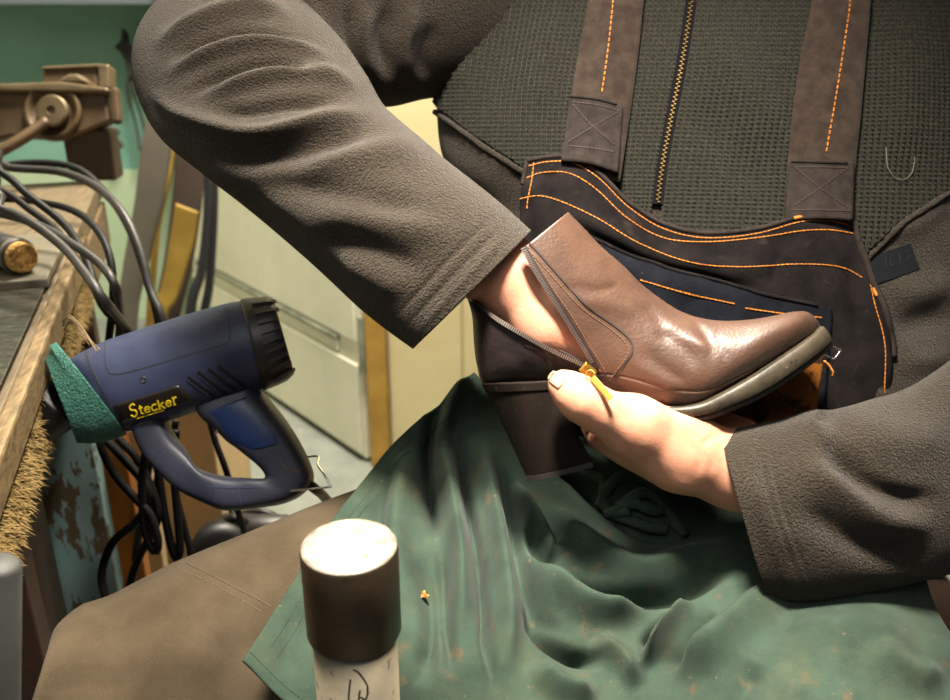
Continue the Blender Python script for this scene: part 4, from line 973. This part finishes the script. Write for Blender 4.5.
AF = [
 ([(472, 376), (452, 402), (443, 430), (450, 452)], .008, 7), ([(458, 385), (436, 415), (428, 465), (432, 505), (439, 548)], -.010, 4, 7), ([(440, 425), (446, 470), (456, 520), (462, 570), (460, 640)], .009, 9),
 ([(470, 420), (462, 457), (476, 540), (484, 600), (491, 660), (494, 700)], -.009, 4, 6), ([(480, 430), (488, 480), (500, 540), (506, 600), (508, 680)], .008, 10), ([(492, 450), (508, 500), (522, 560), (540, 612), (570, 640)], -.009, 7),
 ([(415, 440), (400, 480), (395, 540), (405, 620)], .007, 16), ([(425, 560), (432, 620), (420, 690)], -.006, 9), ([(370, 500), (355, 560), (330, 620)], .004, 16),
 ([(512, 480), (535, 520), (552, 552), (565, 540)], .007, 6), ([(527, 520), (535, 545), (550, 560), (556, 545)], -.006, 5), ([(530, 560), (560, 590), (600, 612), (650, 605)], .010, 12), ([(560, 575), (600, 592), (660, 595), (700, 580), (740, 560)], -.009, 6, 9),
 ([(540, 500), (590, 550), (640, 572), (700, 560), (745, 540)], .009, 14), ([(525, 600), (540, 632), (570, 655), (610, 660)], -.010, 7), ([(530, 660), (560, 690), (600, 700)], .008, 12),
 ([(635, 672), (655, 652), (676, 620), (694, 600)], .011, 8, 6), ([(640, 650), (662, 628), (682, 606)], -.010, 6), ([(660, 668), (690, 645), (715, 610)], -.008, 9), ([(672, 678), (718, 646), (770, 606), (800, 598)], .009, 14), ([(780, 640), (850, 635), (920, 650)], .004, 20),
 ([(560, 470), (600, 500), (640, 530), (690, 545)], -.005, 8), ([(590, 640), (620, 660), (640, 690)], .007, 10), ([(755, 660), (740, 690), (735, 720)], -.004, 14), ([(860, 650), (900, 670), (950, 680)], .004, 14), ([(440, 540), (445, 600), (452, 680)], -.005, 6), ([(400, 460), (385, 500), (375, 560)], -.004, 9),
 ([(355, 610), (340, 650), (330, 700)], .004, 12), ([(300, 600), (290, 640), (280, 680)], -.002, 10),
]
AF = [(f[0], f[1]*2.35)+tuple(f[2:]) for f in AF]
AG = apply_folds(AG, AF)
# pull the cloth in front of the thighs where they would poke through
flat = AG.reshape(-1, 3); xx, yy, dd = proj(flat); dd0 = dd.copy()
for i in range(len(flat)):
    for bv in (tr_bvh, lt_bvh):
        h = hit(bv, xx[i], yy[i])
        if h is not None:
            dh = (h[0]-CAM)@FWD
            if dd[i] > dh-.006: dd[i] = dh-.006
sh_ = AG.shape[:2]; D = dd.reshape(sh_)
near = (dd < dd0-1e-6).reshape(sh_).astype(float)
for _ in range(6):
    q = np.pad(near, 1, mode='edge'); near = np.maximum(near, .25*(q[1:-1, :-2]+q[1:-1, 2:]+q[:-2, 1:-1]+q[2:, 1:-1]))
for _ in range(4):
    Dp = np.pad(D, 1, mode='edge'); Dm = (Dp[1:-1, :-2]+Dp[1:-1, 2:]+Dp[:-2, 1:-1]+Dp[2:, 1:-1])/4; D = np.minimum(D, D+near*.5*(Dm-D))
dd = D.ravel(); AG = (CAM+dd[:, None]*FWD+((xx-475)/F*dd)[:, None]*RIGHT-((yy-350)/F*dd)[:, None]*UP).reshape(AG.shape)
ap_bvh = bvh_of(AG)
apron = cloth('apron', AG, M['green_cloth'], .0018); child(person, tag(apron, 'stained green cloth apron over the lap'))
mb = MB()
for k in (6, 10): 
    pl = AG[6:, k]; x, y, d = proj(pl); stitches(mb, ap_bvh, list(zip(x[::20], y[::20])), .002, .001, .0003, .0002)
pl = AG[-7, :60]; x, y, d = proj(pl); stitches(mb, ap_bvh, list(zip(x[::10], y[::10])), .002, .001, .0003, .0002)
o = mb.build('hem_stitching', M['green_thread']); o['kind'] = 'stuff'; child(apron, o)
# tied apron string
kn = []
def tie(pl, r, flatn=.45):
    pts = []
    for x, y, o_ in crom(pl, 40):
        h = hit(ap_bvh, x, y); pts.append(h[0]+h[1]*(o_+r*.4))
    return sweep(pts, r, 48, 10)
for pl in ([(560, 468, .001), (585, 475, .002), (603, 484, .004), (608, 500, .006), (616, 510, .007), (632, 512, .008)],
           [(604, 505, .006), (612, 488, .007), (628, 482, .008), (650, 490, .008), (664, 506, .006), (655, 516, .006), (630, 508, .008), (612, 512, .008)],
           [(622, 508, .008), (645, 500, .009), (664, 512, .006), (676, 526, .004), (688, 539, .003)],
           [(612, 512, .004), (630, 518, .004), (650, 526, .003), (668, 530, .002)]):
    mb = MB(); mb.grid(tie(pl, .0042)); child(apron, mb.build('apron_string', M['green_cloth'], None, True))
# crumb of leather lying on the cloth
h = hit(ap_bvh, 422, 596); mb = MB()
for k in range(9):
    c = h[0]+h[1]*.0012+np.random.normal(0, .0011, 3); v = np.random.normal(0, 1, (3, 3)); v, _ = np.linalg.qr(v); mb.box(c, v[0]*.0014, v[1]*.0009, v[2]*.0008)
tag(mb.build('leather_scrap', M['cork']), 'tiny brown scrap lying on the green apron', 'scrap')

# ------------------------------------------------------------------ BOOT
BD = .668
BS = [(567, 213, 466, 294, BD, .046), (580, 226, 472, 316, BD, .046), (600, 247, 474, 345, BD, .045), (622, 266, 477, 366, BD, .043), (640, 284, 484, 384, BD, .040), (658, 298, 512, 390, BD, .037), (678, 311, 552, 391, BD, .0355), (700, 319, 600, 396, BD, .036), (724, 322, 645, 410, BD, .039), (748, 321, 688, 415, BD, .0425), (770, 318, 722, 401, BD, .0435), (789, 314, 757, 381, BD, .0405), (805, 313, 788, 360, BD, .0345), (815, 318, 810, 344, BD, .025), (820, 325, 819, 336, BD, .010)]
Z1 = crom([(512, 241), (525, 267), (543, 295), (561, 323), (581, 354), (596, 378)], 60)
Z2 = crom([(466, 294), (491, 317), (517, 334), (548, 352), (579, 367), (596, 378)], 60)
def cross_frac(ax, ay, bx, by, Z):
    A = np.array([ax, ay]); e = np.array([bx, by])-A; L = e@e; nrm = np.array([-e[1], e[0]])
    s = (Z-A)@nrm
    k = np.where(s[:-1]*s[1:] <= 0)[0]
    if len(k) == 0: return None
    i = k[0]; u = s[i]/(s[i]-s[i+1]+1e-12); q = Z[i]*(1-u)+Z[i+1]*u
    return float((q-A)@e/L)
MB_ = 88; BP = 2.3
_last = [.86]
def zig(t, ax, ay, bx, by):
    f1 = cross_frac(ax, ay, bx, by, Z1); f2 = cross_frac(ax, ay, bx, by, Z2)
    if t < .06: f1 = .56 if f1 is None else f1; f2 = .995
    if f1 is None and f2 is None: f1 = f2 = _last[0]
    elif f1 is None: f1 = f2
    elif f2 is None: f2 = .995 if t < 2 else f1
    f1 = min(max(f1, .02), .995); f2 = min(max(f2, f1), .998); _last[0] = f1
    ac = lambda f: math.acos(math.copysign(abs(1-2*f)**(BP/2), 1-2*f))
    a1 = ac(f1); a2 = ac(f2)
    # from front zip edge (a1) back over A, round the far side, past B, to the rear zip edge (a2)
    return np.linspace(a1, a2-2*math.pi, MB_)
UG = rings(BS, 130, MB_, BP, zig)
BOOTF = [([(640, 300), (660, 322), (668, 345)], -.0012, 4), ([(650, 330), (680, 345), (700, 372)], -.0016, 4), ([(655, 322), (690, 335), (712, 362)], .0014, 5), ([(690, 318), (706, 335), (716, 360)], -.0014, 3.5), ([(640, 345), (660, 365), (690, 385)], -.0015, 5), ([(628, 360), (660, 380), (690, 392)], .0016, 6), ([(600, 255), (625, 285), (650, 300)], -.0010, 5), ([(560, 285), (600, 290), (625, 282)], -.0012, 4), ([(715, 330), (722, 348), (732, 362)], -.0010, 3), ([(668, 335), (700, 345), (720, 350)], .0012, 4), ([(500, 345), (520, 362), (535, 375)], -.0008, 3), ([(575, 300), (610, 305), (640, 315)], .0012, 6)]
n_ = grid_normals(UG); cc = UG.mean(axis=1, keepdims=True); n_ *= np.where(np.sum(n_*(UG-cc), axis=2, keepdims=True) < 0, -1, 1)
vd_ = CAM-UG; vd_ /= np.linalg.norm(vd_, axis=2, keepdims=True)
UG = UG+n_*(fold_disp(UG.reshape(-1, 3), BOOTF).reshape(UG.shape[:2])*np.clip(np.sum(n_*vd_, axis=2)*2, 0, 1))[..., None]
boot_bvh = bvh_of(UG)
boot = empty('ankle_boot', P(555, 465, BD), 'brown leather ankle boot with block heel and open side zip in the hands', 'boot')
Fb = bridge(130, MB_, False)
if np.sum(grid_normals(UG)*(UG-cc)) < 0: Fb = [f[::-1] for f in Fb]
k0 = 129*MB_; tip = len(UG.reshape(-1, 3)); Vb = list(UG.reshape(-1, 3))+[UG[-1].mean(0)]
Fb += [(tip, k0+j, k0+j+1) for j in range(MB_-1)]
up_o = mesh_obj('upper', Vb, Fb, M['leather'], None, True, list(uv_grid(UG))+[(0, 0)], (solid(.0022),)); child(boot, up_o)
up_o.data.materials.append(M['leather_dark'])
# rear quarter of the boot takes the darker leather colour: faces behind the zip (second half of each ring) near the heel
xx, yy, dd = proj(UG.reshape(-1, 3))
for f in up_o.data.polygons:
    i, j = divmod(f.vertices[0], MB_) if f.vertices[0] < tip else (0, 0)
    if j > MB_*.80 and i < 62: f.material_index = 1
# zip tapes and teeth along both edges
zi = [i for i in range(130) if abs(UG[i, 0]-UG[i, -1]).max() > .0009]
ea = UG[zi, 0]; ebk = UG[zi, -1]
def tape(e, inner, name, m_, wd=.0042, off=.0008):
    e = crom(e[::3], 60); s = crom(inner[::3], 60)-e; s /= np.linalg.norm(s, axis=1, keepdims=True)
    nn = CAM-e; nn /= np.linalg.norm(nn, axis=1, keepdims=True)
    G = np.stack([e-s*wd*.35+nn*off, e-s*wd*.35+nn*(off+.0008), e+s*wd+nn*(off+.0008), e+s*wd+nn*off], 1); mb = MB(); mb.grid(G)
    child(boot, mb.build(name, m_)); return e, s, nn
for e, inn in ((ea, UG[zi, 3]), (ebk, UG[zi, -4])):
    e_, s_, n__ = tape(e, inn, 'zip_tape', M['leather_dark'], .0028)
    L = np.linalg.norm(np.diff(e_, axis=0), axis=1).sum(); q = crom(e_[::4], int(L/.00085)); tt = np.gradient(q, axis=0); tt /= np.linalg.norm(tt, axis=1, keepdims=True)
    nq = CAM-q; nq /= np.linalg.norm(nq, axis=1, keepdims=True); sq = np.cross(tt, nq); mb = MB()
    for i in range(0, len(q), 2): mb.box(q[i]+nq[i]*.0012, tt[i]*.00055, sq[i]*.0016, nq[i]*.0010)
    z = mb.build('zip_teeth', M['zip_metal']); z['kind'] = 'stuff'; child(boot, z)
# lining facing seen inside the rear flap
lin_a = crom([(468, 291), (491, 314), (517, 331), (548, 349), (579, 364)], 40); lin_b = crom([(474, 287), (505, 314), (530, 333), (555, 348), (581, 361)], 40)
LG = np.zeros((40, 4, 3))
for i in range(40):
    dz = np.interp(i, [0, 39], [BD-.020, BD-.030])
    for j in range(4): q = lin_a[i]*(1-j/3)+lin_b[i]*(j/3); LG[i, j] = P(q[0], q[1], dz-.001*j)
tag(child(boot, cloth('lining', LG, M['lining'], .001)), 'dark lining edge')
# slider and pull tab
mb = MB(); c = P(588, 371, BD-.045); t = P(598, 380, BD-.045)-P(579, 364, BD-.045); t /= np.linalg.norm(t); nn = (CAM-c)/np.linalg.norm(CAM-c); sd = np.cross(t, nn)
mb.box(c-nn*.001, t*.0052, sd*.0040, nn*.0010); mb.box(c+nn*.0022, t*.0046, sd*.0028, nn*.0006); mb.box(c+nn*.0008-t*.003, t*.0008, sd*.0008, nn*.0018); mb.box(c+nn*.0008+t*.003, t*.0008, sd*.0008, nn*.0018)
child(boot, mb.build('zip_slider', M['gold'], mods=(bevel(.0006),)))
a, c_ = P(592, 377, .602), P(611, 399, .594); t = (c_-a)/2; sd = np.cross(t/np.linalg.norm(t), nn)
mb = MB(); mb.box((a+c_)/2, t, sd*.0022, nn*.0007); mb.grid(sweep([a-sd*.003, a-t*.35-sd*.0028, a-t*.5, a-t*.35+sd*.0028, a+sd*.003], .0007, 16, 6)); child(boot, mb.build('pull_tab', M['gold'], mods=(bevel(.0005),)))
# seams and stitch rows
mb = MB(); seam_p = [(522, 236), (538, 252), (553, 269), (584, 303), (615, 326), (630, 340), (632, 352), (622, 366), (613, 378)]
ribbon(mb, boot_bvh, seam_p, .0006, .0007); child(boot, mb.build('panel_seam', M['dark_thread']))
mb = MB()
for pl in (off(seam_p, -4.5, 3.0), [(521, 243), (533, 266), (550, 293), (569, 322), (588, 352), (602, 374)], [(525, 242), (538, 265), (555, 292), (574, 320), (592, 350), (606, 372)]): stitches(mb, boot_bvh, pl, .0016, .0010, .00026, .0003)
o = mb.build('stitching', M['tan_thread']); o['kind'] = 'stuff'; child(boot, o)
mb = MB(); ribbon(mb, boot_bvh, [(525, 345), (540, 352), (549, 362), (550, 376)], .0005, .0006); child(boot, mb.build('counter_seam', M['dark_thread']))
# heel: stacked block, near face traced, far side mirrored
def dring(bl, br_, dep, dd_=0.0, n=18):
    """D-shaped section between back-left px and breast-right px; breast flat"""
    A = P(bl[0], bl[1], BD); B = P(br_[0], br_[1], BD); e = B-A; out = []
    for s in np.linspace(0, 1, n):            # near side from breast to back
        f = 1-s; wv = dep*(1-(s**3.2)*.62)
        out.append(A+e*f-FWD*wv)
    for s in np.linspace(1, 0, n):
        f = 1-s; wv = dep*(1-(s**3.2)*.62)
        out.append(A+e*(f+.05*(1-s))+FWD*wv)
    return out
mb = MB(); HS = [((482, 382), (549, 379), .0310), ((484, 386), (549, 381), .0325), ((489, 396), (553, 391), .0315), ((505, 430), (568, 421), .0295), ((524, 471), (586, 454), .0280), ((525, 474), (587, 457), .0276)]
G = np.array([dring(*h) for h in HS]); mb.grid(G); child(boot, mb.build('heel', M['heel'], None, False, (bevel(.0006, 2),)))
mb = MB(); G = np.array([dring((525, 474), (587, 457), .0279), dring((527, 479), (589, 462), .0279)]); mb.grid(G); child(boot, mb.build('heel_tip', M['sole_dark']))
mb = MB(); G = np.array([dring((481, 383), (548, 380), .0332), dring((486, 392), (551, 388), .0328)]); mb.grid(G); child(boot, mb.build('heel_lip', M['heel'], mods=(bevel(.0006),)))
# outsole: band along the bottom, toe to heel breast (top edge px, bottom edge px, half width)
OS = [(818, 326, 825, 333, .004), (815, 327, 823, 339, .016), (808, 330, 815, 344, .026), (790, 341, 796, 356, .036), (759, 360, 766, 375, .0425), (735, 375, 741, 390, .0445), (709, 390, 714, 402, .0440), (686, 401, 689, 411, .0410), (660, 404, 661, 413, .038), (625, 399, 626, 407, .035), (590, 394, 591, 401, .033), (552, 389, 553, 396, .032)]
S = crom_t(OS, np.linspace(0, len(OS)-1, 70)); Gs = []; Gd = []
for a, bb, c_, e, wv in S:
    T = P(a, bb, BD); Bm = P(c_, e, BD); k = .0008
    Gs.append([T-FWD*(wv+.001), T*.75+Bm*.25-FWD*(wv+.0022), T*.4+Bm*.6-FWD*(wv+.0022), Bm-FWD*(wv+.0006), Bm+FWD*(wv+.0006), T*.4+Bm*.6+FWD*(wv+.0022), T*.75+Bm*.25+FWD*(wv+.0022), T+FWD*(wv+.001)])
    ext = (Bm-T)/np.linalg.norm(Bm-T)*.0042
    Gd.append([Bm-FWD*(wv-.0022), Bm+ext-FWD*(wv-.003), Bm+ext+FWD*(wv-.003), Bm+FWD*(wv-.0022)])
mb = MB(); mb.grid(np.array(Gs)); child(boot, mb.build('welt', M['sole_edge'], None, True, (bevel(.0006),)))
mb = MB(); mb.grid(np.array(Gd)); child(boot, mb.build('outsole', M['sole_dark'], None, True))

# ------------------------------------------------------------------ BODY: hands, forearms and the figure under the clothes
def pc(a, ra, b_, rb): return cap(P(*a), P(*b_), ra, rb)
LH = [  # left hand under the boot: thumb chain, thenar, wrist, forearm
 [pc((562, 384, .612), .0088, (572, 392, .611), .0102), pc((572, 392, .611), .0102, (583, 401, .612), .0122), pc((583, 401, .612), .0120, (604, 413, .617), .0125), pc((604, 413, .617), .0132, (632, 425, .628), .0190),
  pc((632, 425, .628), .0195, (680, 450, .645), .0270), pc((680, 452, .645), .0262, (738, 471, .652), .0258), pc((738, 471, .652), .0262, (850, 490, .655), .034), pc((640, 440, .655), .018, (735, 470, .668), .022),
  pc((602, 436, .655), .0115, (660, 455, .670), .019), pc((850, 490, .655), .034, (1000, 450, .69), .040),
  pc((702, 421, .690), .0125, (740, 440, .680), .017), pc((690, 428, .700), .014, (735, 462, .675), .018)],
 [pc((640, 440, .695), .0105, (598, 428, .722), .0095), pc((598, 428, .722), .0095, (580, 400, .738), .0085), pc((580, 400, .738), .0085, (578, 372, .736), .0075), pc((660, 455, .675), .017, (640, 440, .695), .0110)],
 [pc((655, 436, .705), .0105, (620, 422, .730), .0095), pc((620, 422, .730), .0095, (606, 394, .740), .0085), pc((606, 394, .740), .0085, (604, 366, .734), .0075), pc((670, 450, .680), .017, (655, 436, .705), .0110)],
 [pc((672, 434, .710), .0100, (645, 418, .732), .0090), pc((645, 418, .732), .0090, (634, 392, .741), .0082), pc((634, 392, .741), .0082, (634, 366, .735), .0072), pc((685, 446, .685), .016, (672, 434, .710), .0105)],
 [pc((690, 428, .710), .0092, (672, 414, .732), .0082), pc((672, 414, .732), .0082, (662, 392, .742), .0074), pc((662, 392, .742), .0074, (660, 372, .738), .0064), pc((698, 440, .688), .015, (690, 428, .710), .0100)],
]
RH = [
 [pc((330, 190, .70), .040, (440, 228, .670), .031), pc((440, 228, .668), .031, (500, 272, .656), .0264), pc((500, 272, .656), .0264, (548, 324, .658), .0250), pc((548, 324, .658), .0250, (590, 352, .664), .0200), pc((590, 352, .664), .021, (630, 358, .667), .0185), pc((535, 325, .672), .022, (625, 360, .680), .016)],
 [pc((625, 352, .652), .0100, (660, 358, .648), .0090), pc((660, 358, .648), .0090, (690, 362, .648), .0080), pc((690, 362, .648), .0080, (712, 362, .650), .0070)],
 [pc((630, 356, .664), .0100, (668, 360, .664), .0090), pc((668, 360, .664), .0090, (702, 362, .664), .0080), pc((702, 362, .664), .0080, (730, 360, .665), .0070)],
 [pc((628, 362, .676), .0095, (662, 366, .680), .0085), pc((662, 366, .680), .0085, (696, 366, .682), .0080), pc((696, 366, .682), .0080, (720, 364, .682), .0070)],
 [pc((622, 366, .688), .0085, (648, 370, .694), .0080), pc((648, 370, .694), .0080, (672, 374, .696), .0070), pc((672, 374, .696), .0070, (690, 374, .696), .0064)],
 [pc((585, 352, .668), .0120, (610, 362, .670), .0105), pc((610, 362, .670), .0105, (640, 372, .672), .0085)],
]
VV = []; FF = []
for grp in (LH, RH):
    V, Fc = surface_nets([q for g in grp for q in g], .0016, .012, grp); FF.append(Fc+sum(len(v) for v in VV)); VV.append(V)
core = [cap((.20, .90, .62), (.20, .90, .78), .11, .10), cap((.14, .92, .80), (.26, .92, .80), .09, .09), cap((.12, .93, 1.0), (.28, .93, 1.0), .095, .095), cap((.08, .95, 1.20), (.34, .95, 1.20), .05, .05), cap((.21, .94, 1.22), (.21, .92, 1.34), .055, .05),
        cap((.21, .93, 1.46), (.21, .90, 1.42), .085, .075), cap((.21, .88, 1.40), (.21, .86, 1.375), .06, .045), cap((.21, .84, 1.44), (.21, .815, 1.41), .012, .014), cap((.135, .93, 1.43), (.13, .94, 1.40), .012, .01), cap((.285, .93, 1.43), (.29, .94, 1.40), .012, .01), cap((.18, .845, 1.455), (.24, .845, 1.455), .012, .012), cap((.19, .83, 1.365), (.23, .83, 1.365), .010, .010),
        cap((.10, .90, .58), (-.10, .70, .58), .06, .05), cap((-.10, .70, .58), (-.25, .54, .58), .05, .04), cap((.27, .88, .60), (.245, .62, .61), .07, .065), cap((.245, .62, .61), (.245, .40, .60), .062, .05),
        cap((.06, .97, 1.17), P(280, -10, .80), .05, .04), cap(P(280, -10, .80), P(235, 75, .735), .036, .036), cap(P(235, 75, .735), P(330, 190, .70), .036, .038), cap((.33, .97, 1.16), P(1035, 10, .885), .042, .030), cap(P(1035, 10, .885), P(1108, 235, .80), .028, .026), cap(P(1108, 235, .80), P(1115, 340, .76), .026, .026), cap(P(1115, 340, .76), P(1050, 430, .705), .026, .030), cap(P(1050, 430, .705), P(1000, 450, .69), .030, .036)]
V, Fc = surface_nets(core, .010, .03); FF.append(Fc+sum(len(v) for v in VV)); VV.append(V)
VA = np.vstack(VV); FA = np.vstack(FF)
# skin creases at the wrist and thumb joint
n0 = np.zeros_like(VA); fn = np.cross(VA[FA[:, 1]]-VA[FA[:, 0]], VA[FA[:, 2]]-VA[FA[:, 0]])
for k in range(4): np.add.at(n0, FA[:, k], fn)
n0 /= np.linalg.norm(n0, axis=1, keepdims=True)+1e-12
vdv = CAM-VA; vdv /= np.linalg.norm(vdv, axis=1, keepdims=True); sgn = np.sum(n0*vdv, axis=1)
HF = [([(690, 440), (700, 458), (698, 478)], -.0009, 3), ([(700, 436), (712, 455), (712, 476)], -.0009, 3), ([(712, 436), (722, 452), (724, 470)], -.0007, 3), ([(730, 432), (715, 436), (700, 446)], -.0014, 3.5), ([(572, 384), (580, 392), (584, 404)], -.0006, 2.5), ([(576, 380), (584, 390), (589, 402)], -.0005, 2.5), ([(605, 395), (620, 410), (622, 425)], -.0008, 5), ([(640, 405), (670, 420), (700, 435)], .0022, 10), ([(660, 480), (690, 488), (725, 500)], .0012, 6)]
VA = VA+n0*(fold_disp(VA, HF)*np.clip(sgn*2, 0, 1))[:, None]
body = mesh_obj('body', VA, FA, M['skin'], None, True); child(person, body)
m_ = body.modifiers.new('smooth', 'SMOOTH'); m_.factor = .5; m_.iterations = 8
# thumbnail
bb_ = BVHTree.FromPolygons([tuple(v) for v in VA], [tuple(map(int, f)) for f in FA])
NG = np.zeros((9, 9, 3)); okn = True
for i in range(9):
    for j in range(9):
        a = (i-4)/4; c_ = (j-4)/4; q = np.array([556.5, 379.5])+np.array([6.2, 4.6])*a*(1-.12*c_*c_)+np.array([-3.6, 5.4])*c_*(1-.25*max(0, -a)**2)
        h = hit(bb_, *q); NG[i, j] = (h[0]+h[1]*.0005) if h is not None else P(q[0], q[1], .606)
child(body, tag(cloth('thumbnail', NG, M['nail'], .0006), 'pale thumbnail'))
# hair (out of frame)
hv = [cap((.21, .945, 1.48), (.21, .93, 1.50), .088, .082)]
V, Fc = surface_nets(hv, .008, .02); hair = mesh_obj('hair', V, Fc, M['hair'], None, True); child(person, hair)
